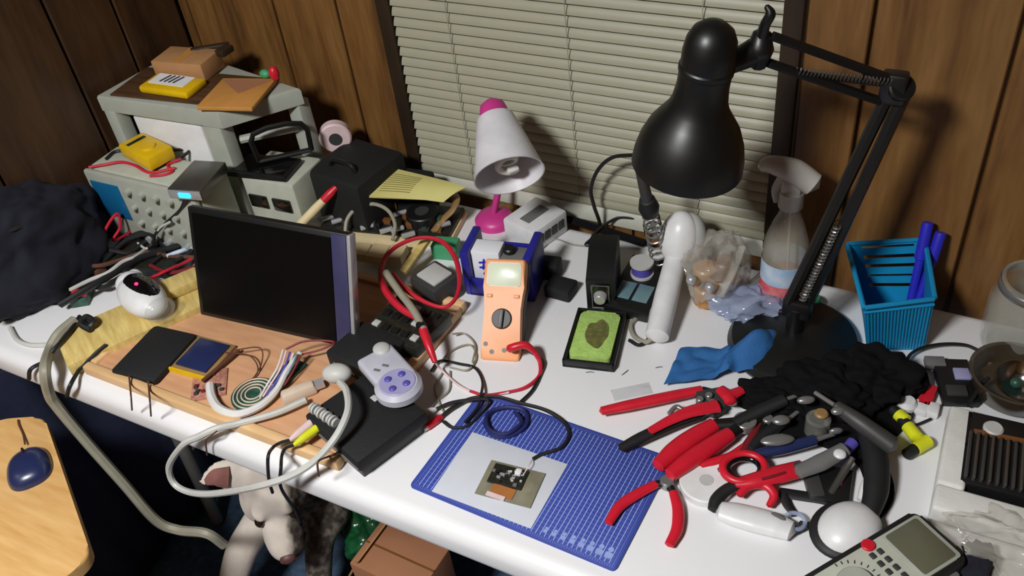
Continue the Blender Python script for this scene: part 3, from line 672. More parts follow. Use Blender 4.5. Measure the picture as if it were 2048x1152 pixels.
b = MB(); b.cyl((0, mh_*.405, -.001), (0, mh_*.405, .004), mw_*.25, mw_*.235, n=40, bev=.001); dl_ = b.build('dial', K['dark_grey'], dm)
b = MB(); b.box((0, mh_*.405, .007), (mw_*.10, mw_*.44, .007), bev=.002, rot=RZ(-4)); b.build('dial_pointer', K['mid_grey'], dl_)
for x, y in ((-.36, .15), (-.2, .075), (.1, .095), (.3, .12)): b = MB(); b.cyl((x*mw_, y*mh_, -.001), (x*mw_, y*mh_, .0008), mw_*.055, n=18); b.build('jack', K['black_plastic'], cs_)
for s_ in (-1, 1): b = MB(); b.box((s_*mw_*.33, mh_*.63, .001), (mw_*.14, mh_*.035, .003), bev=.001); b.build('button', K['orange_plastic'], dm)
MD = MATS[dm.name]; jk = MD @ Vector((mw_*.3, mh_*.12, .002))
b = MB(); b.tube([jk, jk+(MD.to_3x3() @ Vector((.002, 0, .018))), at(1050, 690, .035), at(1070, 705, .022)], [.006, .0065, .006, .004], 12, 6)
o = b.build('red_banana_plug', K['red_plastic']); tag(o, 'red banana plug in the lowest right socket of the orange multimeter', 'plug')
cable('red_meter_lead', 'thin red lead running from the multimeter plug back to the left', [(1070, 705, .022), (1080, 725, .01), (1078, 752, .004), (1050, 775, .004), (1010, 785, .004), (968, 790, .005), (940, 782, .005)], [.004, .0028, .0022, .0022], K['red_cable'])
cable('black_meter_lead', 'black lead curving below the multimeter to the cutting mat', [(1055, 700, .02), (1085, 722, .008), (1080, 750, .004), (1065, 780, .004), (1040, 805, .006)], .0024, K['cable_black'])

# phono plugs and wires between the box and the cutting mat
rca('red_phono_plug', 'red phono plug lying on the white table left of the cutting mat', (884, 832), (846, 858), .006, K['red_plastic'])
rca('yellow_ringed_plug', 'white phono plug with yellow ring beside the red plug', (872, 818), (838, 834), .006, K['white_plastic'])
b = MB(); b.cyl(at(852, 826, .006), at(842, 831, .006), .0068, n=16); tag(b.build('yellow_ring', K['lime']), 'yellow sleeve on the white phono plug', 'sleeve')
cable('black_phono_lead', 'black lead from the red phono plug along the mat top edge', [(884, 832, .006), (905, 815, .008), (942, 797, .008), (990, 793, .008), (1040, 806, .008), (1090, 820, .008), (1128, 845, .006), (1138, 870, .006), (1122, 895, .006), (1085, 908, .006), (1066, 918, .006)], .0026, K['cable_black'])
cable('dark_phono_lead', 'second dark lead looping from the plugs to the multimeter', [(872, 818, .006), (900, 806, .01), (935, 800, .012), (975, 800, .013), (962, 826, .005), (935, 852, .004), (905, 855, .004), (885, 842, .004)], .0024, K['cable_black'])
cable('black_loop_wire', 'black wire loop on the table between tray and orange multimeter', [(862, 742, .006), (880, 722, .006), (920, 728, .004), (950, 736, .004), (965, 762, .004), (962, 790, .013), (955, 815, .010), (930, 845, .009)], .0022, K['cable_black'])
for i, pts in enumerate(([(880, 725, .004), (905, 700, .004), (940, 690, .004), (952, 715, .004), (935, 740, .004), (900, 735, .004)], [(885, 745, .003), (870, 775, .003), (880, 810, .003), (890, 828, .003)], [(900, 742, .003), (898, 780, .003), (875, 800, .003), (860, 818, .004)], [(905, 668, .012), (930, 668, .004), (950, 690, .004), (945, 725, .008)])):
    cable('thin_grey_wire', 'thin grey wire right of the tray, '+('looping below its corner', 'curving down to the phono plugs', 'straightest, down to the plugs', 'arching nearest the orange multimeter')[i], pts, .0015, K['cable_grey'], 'wire')
cable('coiled_blue_cable', 'dark blue cable coiled in a ring on the cutting mat', [(968, 845, .006), (985, 870, .006), (1020, 872, .006), (1052, 850, .007), (1048, 822, .008), (1010, 815, .009), (975, 828, .010), (978, 858, .011), (1012, 868, .012), (1042, 845, .012), (1030, 824, .011)], .003, K['cable_blue'])

# ------------------------------------------------------------------ cutting mat, film, small board
ML = 3*.1; mbx, mby, mrot = -.5641, .5625, math.radians(-1.81)
MWd, MDp = .300, .187
Mm = Matrix.Translation((mbx, mby, TZ)) @ Matrix.Rotation(mrot, 4, 'Z') @ T3(MWd/2, MDp/2, 0)
def mat_grid():
    m = mat('cutting_mat_blue', (54, 72, 158), .5, var=.1, scale=20); nt = m.node_tree; L = nt.links; bs = nt.nodes['Principled BSDF']
    src = bs.inputs['Base Color'].links[0].from_socket; tc = next(n for n in nt.nodes if n.type == 'TEX_COORD'); sx = nt.nodes.new('ShaderNodeSeparateXYZ'); L.new(tc.outputs['Object'], sx.inputs[0])
    def mth(op, a, b_=None, c_=None):
        n = nt.nodes.new('ShaderNodeMath'); n.operation = op
        for i, q in enumerate((a, b_, c_)):
            if q is None: continue
            if isinstance(q, (int, float)): n.inputs[i].default_value = q
            else: L.new(q, n.inputs[i])
        return n.outputs[0]
    def line(c_, p, wd): f_ = mth('FRACT', mth('MULTIPLY_ADD', c_, 1/p, .5)); return mth('LESS_THAN', mth('ABSOLUTE', mth('SUBTRACT', f_, .5)), wd/p/2)
    X, Y = sx.outputs[0], sx.outputs[1]
    g = mth('MAXIMUM', line(X, .0063, .0009), mth('MULTIPLY', line(Y, .0063, .0006), .22))
    ins = mth('MULTIPLY', mth('LESS_THAN', mth('ABSOLUTE', X), MWd/2-.009), mth('LESS_THAN', mth('ABSOLUTE', Y), MDp/2-.007))
    brd = mth('MULTIPLY', mth('MULTIPLY', mth('LESS_THAN', mth('ABSOLUTE', X), MWd/2-.003), mth('LESS_THAN', mth('ABSOLUTE', Y), MDp/2-.0025)), mth('MULTIPLY', mth('SUBTRACT', 1, ins), mth('MULTIPLY', line(X, .0032, .0008), .3)))
    fac = mth('MULTIPLY', mth('MAXIMUM', mth('MULTIPLY', g, ins), brd), .8)
    mx = nt.nodes.new('ShaderNodeMixRGB'); L.new(fac, mx.inputs[0]); L.new(src, mx.inputs[1]); mx.inputs[2].default_value = lin((176, 190, 232)); L.new(mx.outputs[0], bs.inputs['Base Color'])
    return m
cm = thing('cutting_mat', 'blue cutting mat with light grid lines on the white table', 'cutting mat', Mm)
b = MB(); b.prism(rr(MWd, MDp, .006), 0, .003, bev=.0006); b.build('mat_sheet', mat_grid(), cm)
K['mat_mark'] = mat('mat_mark', (150, 168, 224), .5)
for i in range(8):
    s_ = .0062+.00075*i; x = .048+i*.0122; b = MB()
    b.prism(rr(s_*.62, s_*.62, s_*.3, cx=x, cy=-MDp/2+.012+s_*1.15), .0029, .0033); b.prism(rr(s_*.8, s_*.75, s_*.15, cx=x, cy=-MDp/2+.012+s_*.42), .0029, .0033); b.build('printed_symbol', K['mat_mark'], cm)
o, w_, d_ = slab('plastic_film', 'translucent white sheet lying on the left of the cutting mat', 'sheet', [(946, 866), (1133, 926), (1064, 1060), (862, 980)], .0032, .0006, K['paper_trans'], 'sheet_body', .0001)
o, w_, d_ = slab('small_display_board', 'small grey circuit board with copper ribbon on the translucent sheet', 'circuit board', [(982, 920), (1091, 946), (1060, 1016), (950, 985)], .004, .0022, K['pcb_grey'], 'board', .0002)
b = MB(); b.box((-.006, .008, .0034), (w_*.62, d_*.55, .003), bev=.0004); fd_ = b.build('component_field', K['pcb_dark'], o)
for i in range(26):
    b = MB(); x = -.006+(random.random()-.5)*w_*.56; y = .008+(random.random()-.5)*d_*.46
    b.box((x, y, .006), (.0022+random.random()*.004, .0022+random.random()*.003, .002), bev=.0003); b.build('component', K[random.choice(['silver', 'light_grey', 'black_plastic', 'mid_grey'])], fd_)
b = MB(); b.box((.006, .016, .007), (.009, .010, .006), bev=.002); b.build('button', K['white_plastic'], o)
b = MB(); b.box((-.004, -.016, .003), (w_*.42, d_*.28, .0012), rot=RZ(-3)); rb_ = b.build('ribbon', K['copper_ribbon'], o)
b = MB(); b.box((-.010, -.026, .0036), (w_*.34, .006, .002), rot=RZ(-5)); b.build('ribbon_tail', K['pale_pink'], rb_)
cable('hair_wire', 'thin pinkish wire curling from the small board on the sheet', [(1048, 948, .008), (1058, 930, .014), (1066, 918, .006)], .0007, K['pale_pink'], 'wire')
def wthing(name, label, cat, p, group=None):          # a thing whose parts are built in world coordinates
    return thing(name, label, cat, Matrix.Translation(p), group)
def wtube(o, part, pts, r, m, n=12, res=6, flat=1.0, up=None, label=None):
    b = MB(); b.tube([q if isinstance(q, Vector) else at(*q) for q in pts], r, n, res, flat=flat, up=up); return b.build(part, m, o, True, label=label)
UPZ = (0, 0, 1)

# ------------------------------------------------------------------ pink and white desk lamp
Kp, Op = on_y(988, 226, 1.08), on_y(1019, 352, 1.0); ax = (Op-Kp); La = ax.length
lp = wthing('pink_desk_lamp', 'small desk lamp with white shade and pink cap before the blind', 'lamp', at(990, 444, 0))
Ml = Matrix.Translation(Kp) @ ax.to_track_quat('Z', 'Y').to_matrix().to_4x4()
b = MB(); b.lathe([(.030, .012), (.0345, .03), (.0455, .075), (.054, La-.004), (.0555, La), (.0535, La), (.044, .075), (.032, .03), (.020, .022)], 48, Ml, cap=False); shd = b.build('shade', K['shade_white'], lp, True)
b = MB(); b.lathe([(0, -.022), (.012, -.020), (.020, -.013), (.0225, -.002), (.0225, .016), (.030, .018), (0, .018)], 36, Ml); b.build('cap', K['pink_plastic'], shd, True)
b = MB()
b.tube([Ml @ Vector(((.016-.006*abs(k/40-.5))*math.cos(k*.47), (.016-.006*abs(k/40-.5))*math.sin(k*.47), .052+.052*k/40)) for k in range(41)]+[Ml @ Vector((0, 0, .106))], .0056, 10, 2)
b.cyl(Ml @ Vector((0, 0, .018)), Ml @ Vector((0, 0, .05)), .017, n=24); b.build('spiral_bulb', K['bulb'], shd, True)
bs_ = at(990, 444, 0); b = MB(); b.lathe([(0, 0), (.036, 0), (.036, .008), (.030, .016), (.012, .022), (0, .022)], 40, Matrix.Translation(bs_)); b.build('base', K['pink_plastic'], lp, True)
b = MB(); b.tube([bs_+Vector((0, 0, .02)), bs_+Vector((.012, .01, .08)), bs_+Vector((-.0, .03, .15)), Kp+Vector((.0, .018, -.012)), Kp+ax*-.06], .0062, 12, 8); b.build('gooseneck', K['pink_plastic'], lp, True)

# ------------------------------------------------------------------ white power strip
M, w_, d_ = quad([(1050, 424), (1134, 420), (1066, 468), (962, 482)], .045)
pa_, pc_ = at(1066, 468, .045), at(1134, 420, .045); d_ = (pc_-pa_).length; w_ = .075; yv = (pc_-pa_).normalized(); xv = yv.cross(Vector((0, 0, 1))); M = basis((pa_+pc_)/2-xv*w_/2, xv, yv)
ps = thing('power_strip', 'white box power strip with dark sockets lying behind the blue bin', 'power strip', T3(0, 0, -.045) @ M); MATS[ps.name] = ps.matrix_basis.copy()
b = MB(); b.box((0, 0, .0225), (w_, d_, .045), bev=.005); b.build('housing', K['white_plastic'], ps)
for i in range(4): b = MB(); b.box((w_/2, -d_*.3+d_*.2*i, .024), (.003, .014, .018), bev=.001); b.build('socket', K['dark_grey'], ps)
b = MB(); b.box((-.0, .0, .0455), (w_*.3, d_*.6, .002), bev=.0008); b.build('label_strip', K['mid_grey'], ps)

b = MB(); q0, q1 = at(1135, 437, .006), at(1290, 487, .006); b.tube([q0, q1], .0105, 4, 0, flat=.55, up=(0, 0, 1)); tag(b.build('dark_gap_bar', K['black_fabric']), 'straight dark bar added along the back table edge for the shaded gap below the window sill', 'bar')  # added dark bar, stands in for the shade in the gap below the sill
# ------------------------------------------------------------------ black adapters and cable by the sill
slab('black_adapter', 'flat black adapter lying right of the orange multimeter', 'adapter', [(1100, 546), (1150, 558), (1142, 588), (1092, 574)], 0, .022, K['black_matte'], 'adapter_body', .003)
slab('black_plug_block', 'black plug block behind the flat adapter beside the power strip', 'plug', [(1085, 508), (1120, 512), (1118, 536), (1080, 532)], 0, .03, K['black_matte'], 'plug_body', .003)
cable('black_wall_cable', 'black cable bowing up in front of the blind left of the big lamp', [Vector(on_y(1268, 310, 1.13)), Vector(on_y(1225, 315, 1.14)), Vector(on_y(1196, 340, 1.145)), Vector(on_y(1182, 378, 1.15)), Vector(on_y(1188, 412, 1.152)), (1200, 452, .008), (1185, 476, .005), (1172, 490, .004), (1200, 486, .004), (1222, 478, .004)], .0032, K['cable_black'])
cable('black_loop_cable', 'black cable looping behind the soldering station', [(1178, 484, .006), (1196, 460, .012), (1232, 437, .02), (1262, 436, .025), (1285, 442, .02), (1292, 470, .006)], .0026, K['cable_black'])
cable('thin_table_wire', 'thin grey wire crossing the table behind the adapters', [(1062, 520, .003), (1090, 492, .003), (1110, 478, .003), (1150, 490, .003), (1215, 494, .003)], .0014, K['cable_grey'], 'wire')

# ------------------------------------------------------------------ soldering station, iron holder, sponge
M, w_ = edge((1180, 618), (1226, 620))
so = thing('soldering_station', 'tall black soldering station with glossy front behind the green sponge', 'soldering station', M)
sh_ = .085; pr = [(0, 0), (.09, 0), (.09, sh_*.95), (.05, sh_*1.0), (.006, sh_*.72), (0, sh_*.7)]
b = MB(); b.prism(pr, -w_/2-.004, w_/2+.004, bev=.002, M=Matrix(((0, 0, 1, 0), (1, 0, 0, 0), (0, 1, 0, 0), (0, 0, 0, 1)))); b.build('case', K['black_plastic'], so)
b = MB(); b.box((0, -.001, sh_*.34), (w_*.86, .003, sh_*.56), bev=.001); fpn = b.build('front_panel', K['black_gloss'], so)
b = MB(); b.cyl((0, -.002, sh_*.36), (0, -.014, sh_*.36), .011, .009, 24, bev=.001); b.build('dial', K['silver'], fpn)
b = MB(); b.tube([(-w_*.36, -.0026, .006), (-w_*.36, -.0026, sh_*.6), (w_*.36, -.0026, sh_*.6), (w_*.36, -.0026, .006), (-w_*.36, -.0026, .006)], .001, 6, 0); b.build('panel_frame', K['mid_grey'], fpn)
M, w_, d_ = quad([(1246, 505), (1334, 522), (1312, 632), (1226, 610)], .02)
ih = thing('soldering_iron_stand', 'dark soldering iron stand with silver spring and grey windows', 'stand', T3(0, 0, -.02) @ M); MATS[ih.name] = ih.matrix_basis.copy()
b = MB(); b.box((0, 0, .01), (w_, d_, .02), bev=.003); b.build('base', K['black_plastic'], ih)
for s_ in (-1, 1): b = MB(); b.box((s_*w_*.2, -d_*.18, .0205), (w_*.34, d_*.3, .002), bev=.0005); b.build('pad', K['teal_film'], ih)
s0, s1 = at(1322, 522, .03), on_y(1300, 425, 1.06)
b = MB(); N = 9; pts = []; dd = (s1-s0); X_ = dd.orthogonal().normalized(); Y_ = dd.normalized().cross(X_)
for k in range(N*12+1): a = k/12*2*math.pi; r_ = .016-.004*k/(N*12); pts.append(s0+dd*(k/(N*12))+X_*r_*math.cos(a)+Y_*r_*math.sin(a))
b.tube(pts, .0016, 6, 0); b.build('spring_holder', K['steel'], ih, True)
b = MB(); b.tube([at(1326, 545, .018), at(1326, 528, .024), s0], .005, 8, 4); b.build('bracket', K['black_metal'], ih, True)
ir = wthing('soldering_iron', 'soldering iron with black collar and grey handle in the spring stand', 'soldering iron', s0)
q1 = s1+dd.normalized()*.03; q2 = s1+dd.normalized()*.10
b = MB(); b.cyl(s1-dd*.5, s1, .004, n=12); b.build('shaft', K['steel'], ir, True)
b = MB(); b.tube([s1-dd.normalized()*.006, s1+dd.normalized()*.012, q1], [.012, .016, .012], 18, 4); b.build('collar', K['black_rubber'], ir, True)
b = MB(); b.tube([q1, q2], [.009, .0075], 14, 3); b.build('handle', K['dark_grey'], ir, True)
o = thing('solder_spool', 'small solder spool with purple label on the dark iron stand', 'spool', at(1284, 548, .0205))
b = MB(); b.cyl((0, 0, 0), (0, 0, .004), .019, n=30); b.cyl((0, 0, .022), (0, 0, .026), .019, n=30); b.cyl((0, 0, .003), (0, 0, .023), .012, n=24); b.build('spool_body', K['light_grey'], o)
b = MB(); b.cyl((0, 0, .005), (0, 0, .021), .0165, n=30); b.build('label_band', K['purple'], o)
for i, (u, v) in enumerate(((1246, 616), (1276, 630), (1300, 634))):
    b = MB(); p_ = at(u, v, .0); b.ball((p_.x, p_.y, p_.z+.009), (.012, .008, .009), rot=RZ(i*40)); b.ball((p_.x+.008, p_.y+.004, p_.z+.007), (.008, .007, .007))
    tag(b.build('crumpled_foil', K['clear_film'] if 0 else K['silver']), ('leftmost', 'middle', 'rightmost')[i]+' of three small crumpled silver foil bits by the iron stand', 'foil', 'crumpled foil bits')
M, w_, d_ = quad([(1156, 617), (1257, 626), (1226, 734), (1124, 722)], .012)
sp = thing('sponge_tray', 'black tray holding a lime green cleaning sponge on the white table', 'tray', T3(0, 0, -.012) @ M); MATS[sp.name] = sp.matrix_basis.copy()
b = MB(); b.box((0, 0, .003), (w_, d_, .006), bev=.001)
for c, d in (((0, -d_/2+.0025, .0075), (w_, .005, .015)), ((0, d_/2-.0025, .0075), (w_, .005, .015)), ((-w_/2+.0025, 0, .0075), (.005, d_, .015)), ((w_/2-.0025, 0, .0075), (.005, d_, .015))): b.box(c, d, bev=.0015)
b.build('tray_body', K['black_plastic'], sp)
o = thing('cleaning_sponge', 'lime green sponge with a charred olive middle in the black tray', 'sponge', MATS[sp.name] @ T3(0, 0, .0062))
b = MB(); b.prism(rr(w_-.016, d_-.016, .009), 0, .011, bev=.003); b.build('sponge_body', K['sponge'], o)
b = MB(); pts = []
for k in range(26): a = k/26*2*math.pi; r_ = .8+.3*noise.noise((math.cos(a)*1.3, math.sin(a)*1.3, 3)); pts.append((w_*.30*r_*math.cos(a)+.002, d_*.31*r_*math.sin(a)+.004))
b.prism(pts, .0108, .0114); b.build('charred_patch', K['char'], o)

# ------------------------------------------------------------------ white wand with cord
h0, h1 = at(1314, 672, .02), on_y(1352, 515, 1.08); h2 = on_y(1362, 450, 1.10)
o = wthing('white_wand', 'long white wand appliance with rounded head standing behind the iron stand', 'appliance', h0)
wtube(o, 'shaft', [h0, h0.lerp(h1, .5), h1], [.018, .0185, .017], K['white_plastic'], 18)
b = MB(); hd = (h2-h1); c = h1+hd*.6; q = hd.to_track_quat('Z', 'Y').to_matrix().to_4x4(); b.ball(c, (.031, .026, .044), rot=q, seg=32); b.build('head', K['white_plastic'], o, True)
b = MB(); b.ball(c+Vector((.012, .010, -.004)), (.028, .024, .041), rot=q, seg=32); b.build('head_ring', K['light_grey'], o, True)
cable('white_power_cable', 'white cord looping from the foot of the white wand', [(1306, 676, .016), (1290, 684, .006), (1268, 672, .004), (1262, 650, .004), (1275, 634, .004)], .0036, K['cable_grey'], 'cord')
cable('black_power_cable', 'short black cord curling at the foot of the white wand', [(1300, 668, .012), (1292, 684, .004), (1276, 690, .004), (1258, 680, .004)], .0028, K['cable_black'], 'cord')

# ------------------------------------------------------------------ crumpled clear bag with brown parts
def crumple(name, m, c, rad, seed, amp=.25, sub=4, zmin=None, parent=None, freq=2.2):
    b = MB(); t = bmesh.new(); bmesh.ops.create_icosphere(t, subdivisions=sub, radius=1)
    for v in t.verts:
        n_ = v.co.normalized(); k = 1+amp*(noise.noise(n_*freq+Vector((seed, seed*.7, 0)))+.5*noise.noise(n_*freq*2.6+Vector((0, seed, seed)))-.4*abs(noise.noise(n_*freq*1.7+Vector((seed, 0, seed)))))
        v.co = Vector((n_.x*rad[0]*k, n_.y*rad[1]*k, n_.z*rad[2]*k))+Vector(c)
        if zmin is not None and v.co.z < zmin: v.co.z = zmin
    b._merge(t); return b.build(name, m, parent, parent is not None, ang=60)
pc = at(1416, 600, 0)
o = wthing('clear_parts_bag', 'clear plastic bag of brown parts crumpled behind the white wand', 'bag', pc)
crumple('bag_film', K['clear_bag'], (pc.x+.006, pc.y+.02, TZ+.050), (.050, .062, .056), 3.1, .35, 4, TZ+.001, o)
for i, (dx, dy, z, r_) in enumerate(((0, -.01, .018, .02), (.02, .02, .02, .022), (-.015, .03, .022, .02), (.01, .045, .03, .018))):
    b = MB(); b.cyl((pc.x+dx, pc.y+dy, TZ+.004), (pc.x+dx, pc.y+dy, TZ+z+.02), r_, n=20, bev=.003); b.build('brown_part', K['amber' if i % 2 == 0 else 'chestnut'], o, True)
for i, (u, v, z) in enumerate(((1383, 560, .075), (1420, 575, .07))): b = MB(); b.ball(at(u, v, z), .008); b.build('glint_ball', K['silver'], o, True)  # silver balls added as the two glints on the crumpled film
b = MB(); b.tube([at(1440, 590, .055), at(1465, 545, .075), at(1480, 500, .085)], [.013, .010, .014], 12, 6, flat=.5); b.build('twisted_neck', K['clear_bag'], o, True)

# ------------------------------------------------------------------ spray bottle
sb = at(1560, 600, 0)
bt = wthing('spray_bottle', 'clear plastic spray bottle with blue and red label before the blind', 'bottle', sb)
Ms = Matrix.Translation(sb)
b = MB(); b.lathe([(0, 0), (.030, 0), (.033, .004), (.033, .10), (.031, .12), (.022, .15), (.014, .17), (.0135, .20), (0, .20)], 36, Ms); b.build('bottle_body', K['bottle_clear'], bt, True)
b = MB(); b.lathe([(.0337, .018), (.0337, .052)], 36, Ms, cap=False); b.build('red_label', K['label_red'], bt, True)
b = MB(); b.lathe([(.0338, .052), (.0338, .088)], 36, Ms, cap=False); b.build('blue_label', K['label_blue'], bt, True)
b = MB(); b.lathe([(.0165, .178), (.0175, .18), (.0175, .205), (.012, .21), (0, .21)], 24, Ms); b.build('collar', K['trigger_clear'], bt, True)
b = MB(); b.tube([sb+Vector((.028, .0, .222)), sb+Vector((.0, 0, .238)), sb+Vector((-.03, -.005, .246)), sb+Vector((-.045, -.007, .242))], [.017, .018, .013, .008], 14, 6); b.box(sb+Vector((.0, 0, .215)), (.03, .024, .03), bev=.006); b.build('spray_head', K['trigger_clear'], bt, True)
b = MB(); b.tube([sb+Vector((-.014, -.002, .228)), sb+Vector((-.022, -.004, .205)), sb+Vector((-.020, -.004, .185))], [.007, .006, .004], 10, 5); b.build('trigger', K['trigger_clear'], bt, True)
b = MB(); b.tube([sb+Vector((0, 0, .2)), sb+Vector((.004, 0, .1)), sb+Vector((.01, 0, .01))], .002, 8, 4); b.build('dip_tube', K['cable_light'], bt, True)
pc = at(1495, 632, 0)
o = crumple('plastic_wrap', K['clear_blue'], (pc.x, pc.y, pc.z+.02), (.062, .040, .028), 8.3, .5, 4, TZ+.001); tag(o, 'crumpled bluish clear plastic wrap behind the lamp base', 'plastic wrap')
cable('thin_clear_line', 'thin stray wire between the clear bag and the spray bottle', [(1462, 588, .01), (1490, 570, .006), (1520, 545, .008), (1532, 528, .012)], .0009, K['cable_grey'], 'wire')
o = thing('teal_bottle_cap', 'small teal cap standing behind the base of the black lamp', 'cap', at(1622, 616, 0)); b = MB(); b.cyl((0, 0, 0), (0, 0, .022), .013, n=24, bev=.002); b.build('cap_body', K['green_plastic'], o)

# ------------------------------------------------------------------ black swing-arm lamp
C0 = at(1585, 690, 0)
al = wthing('swing_arm_lamp', 'large black swing-arm desk lamp with bell shade standing on the table', 'lamp', C0)
b = MB(); b.lathe([(0, 0), (.092, 0), (.094, .006), (.088, .018), (.06, .028), (.02, .034), (0, .034)], 56, Matrix.Translation(C0)); b.build('base', K['black_metal'], al, True)
b = MB(); b.cyl(C0+Vector((0, 0, .03)), C0+Vector((0, 0, .075)), .013, n=20); b.box(C0+Vector((0, 0, .075)), (.04, .022, .03), bev=.004); b.build('swivel', K['black_metal'], al, True)
E0 = C0+Vector((0, 0, .08)); EL = Vector(on_y(1798, 178, 1.06)); JH = Vector(on_y(1520, 98, .975))
pv = _F.cross(EL-E0).normalized()
for s_ in (-1, 1): b = MB(); b.tube([E0+pv*.013*s_, EL+pv*.009*s_], .0082, 8, 0); b.build('lower_arm_bar', K['black_metal'], al, True)
for s_ in (-1, 1):
    a0_, a1_ = E0.lerp(EL, .04), E0.lerp(EL, .42); pts = []; X_ = pv; Y_ = (EL-E0).normalized().cross(X_)
    for k in range(24*8+1): a = k/8*2*math.pi; pts.append(a0_.lerp(a1_, k/192)+X_*(.0042*math.cos(a))+Y_*(.0042*math.sin(a)+s_*.010))
    b = MB(); b.tube(pts, .0011, 5, 0); b.build('spring', K['steel'], al, True)
b = MB(); b.cyl(EL-_F*.012, EL+_F*.012, .016, n=24, bev=.002); b.build('elbow_knob', K['black_metal'], al, True)
b = MB(); b.box(EL+(JH-EL)*.04, (.03, .02, .04), bev=.004); b.build('elbow_plate', K['black_metal'], al, True)
U0, U1 = Vector(on_y(1788, 160, 1.055)), Vector(on_y(1545, 72, .98)); V0, V1 = Vector(on_y(1772, 206, 1.055)), Vector(on_y(1538, 126, .98))
for p0, p1 in ((U0, U1), (V0, V1)): b = MB(); b.tube([p0, p1], .0058, 8, 0); b.build('upper_arm_bar', K['black_metal'], al, True)
for s_ in (-1, 1):
    b = MB(); a0_ = V1.lerp(V0, .22)+_F*.006*s_; a1_ = U0.lerp(V0, .15)+_F*.006*s_; X_ = Vector((0, 0, 1)); Y_ = _F; pts = []
    for k in range(26*8+1): a = k/8*2*math.pi; pts.append(a0_.lerp(a1_, k/208)+X_*(.004*math.cos(a))+Y_*(.004*math.sin(a)))
    b.tube(pts, .0011, 5, 0); b.build('spring', K['steel'] if 0 else K['dark_grey'], al, True)
b = MB(); b.tube([U0, EL, V0], .007, 8, 3); b.build('elbow_link', K['black_metal'], al, True)
TP, BT = Vector(on_y(1432, 40, .93)), Vector(on_y(1374, 328, .93)); ax = BT-TP; LL = ax.length; Mb = Matrix.Translation(TP) @ ax.to_track_quat('Z', 'Y').to_matrix().to_4x4(); pxm = .000612
pf = [(0, 0), (.02, 22), (.06, 38), (.12, 47), (.2, 50.5), (.285, 50), (.295, 52.5), (.32, 52.5), (.33, 50), (.42, 50), (.52, 54), (.58, 61), (.64, 74), (.72, 91), (.82, 104), (.92, 111), (1, 113)]
outer = [(r_*pxm, t_*LL) for t_, r_ in pf]; inner = [(max(0, r_-3)*pxm, t_*LL) for t_, r_ in pf[10:]][::-1]
b = MB(); b.lathe(outer+inner+[(0, .42*LL)], 64, Mb); sh2 = b.build('shade', K['black_metal'], al, True)
b = MB(); b.ball(Mb @ Vector((0, 0, LL*.72)), .03); b.build('bulb', K['bulb'], sh2, True)
b = MB(); b.ball(Mb @ Vector((-.010, -.0 , LL*.23))-_F*.028, (.004, .002, .002)); b.build('vent_slot', K['steel'], sh2, True)
nk = Mb @ Vector((0, 0, LL*.36)); sd = (JH-nk); sd.normalize()
b = MB(); b.tube([nk+sd*.022, JH+Vector((-.006, 0, -.004))], [.011, .016], 12, 3); b.tube([U1+Vector((-.012, 0, .004)), JH, V1+Vector((-.012, 0, -.004))], [.010, .016, .010], 10, 5); b.build('head_bracket', K['black_metal'], al, True)
b = MB(); b.tube([JH+Vector((.0, 0, .01)), Vector(on_y(1530, 50, .97)), Vector(on_y(1541, 28, .97)), Vector(on_y(1533, 12, .97))], [.007, .006, .006, .003], 10, 5); b.build('wing_screw', K['black_metal'], al, True)

# ------------------------------------------------------------------ blue basket with markers
BH = .100
tFL, tFR, tBR, tBL = at(1728, 616, BH), at(1870, 598, BH), at(1850, 479, BH), at(1694, 488, BH)
bFL, bFR = at(1733, 700, 0), at(1848, 700, 0)
def inw(t_): return Vector((t_.x, t_.y, TZ))
mid_ = (tFL+tFR+tBR+tBL)/4
bBR, bBL = bFR+(inw(tBR)-inw(tFR))*.72+Vector((.010, 0, 0)), bFL+(inw(tBL)-inw(tFL))*.72+Vector((.012, 0, 0))
bk = wthing('blue_basket', 'bright blue plastic basket with slots standing by the wood wall', 'basket', (bFL+bFR+bBR+bBL)/4)
CB, CT = [bFL, bFR, bBR, bBL], [tFL, tFR, tBR, tBL]
def bpt(side, s_, h):                                  # point on the basket wall, h = 0..1
    lo_ = CB[side].lerp(CB[(side+1) % 4], s_); hi_ = CT[side].lerp(CT[(side+1) % 4], s_); return lo_.lerp(hi_, h)
def wall_mesh(side, skip, nu=28, nh=50, th=.0022):
    t = bmesh.new(); V = {}
    nrm = (bpt(side, 1, 0)-bpt(side, 0, 0)).cross(Vector((0, 0, 1))).normalized()
    for i in range(nu+1):
        for j in range(nh+1):
            q = bpt(side, i/nu, j/nh); V[i, j, 0] = t.verts.new(q); V[i, j, 1] = t.verts.new(q-nrm*th)
    solid = {(i, j) for i in range(nu) for j in range(nh) if not skip((i+.5)/nu, (j+.5)/nh)}
    for i, j in solid:
        t.faces.new((V[i, j, 0], V[i+1, j, 0], V[i+1, j+1, 0], V[i, j+1, 0])); t.faces.new((V[i, j, 1], V[i, j+1, 1], V[i+1, j+1, 1], V[i+1, j, 1]))
        for di, dj, a, c_ in ((-1, 0, (i, j), (i, j+1)), (1, 0, (i+1, j), (i+1, j+1)), (0, -1, (i, j), (i+1, j)), (0, 1, (i, j+1), (i+1, j+1))):
            if (i+di, j+dj) not in solid:
                try: t.faces.new((V[a[0], a[1], 0], V[c_[0], c_[1], 0], V[c_[0], c_[1], 1], V[a[0], a[1], 1]))
                except ValueError: pass
    bmesh.ops.delete(t, geom=[v for v in t.verts if not v.link_faces], context='VERTS'); bmesh.ops.recalc_face_normals(t, faces=t.faces[:]); return t
def slots(u, h): return .14 < u < .82 and h > .30 and ((h-.32) % .15) < .055 and h < .96
b = MB()
for sd_ in range(4): b._merge(wall_mesh(sd_, slots if sd_ == 2 else (lambda u, h: False)))
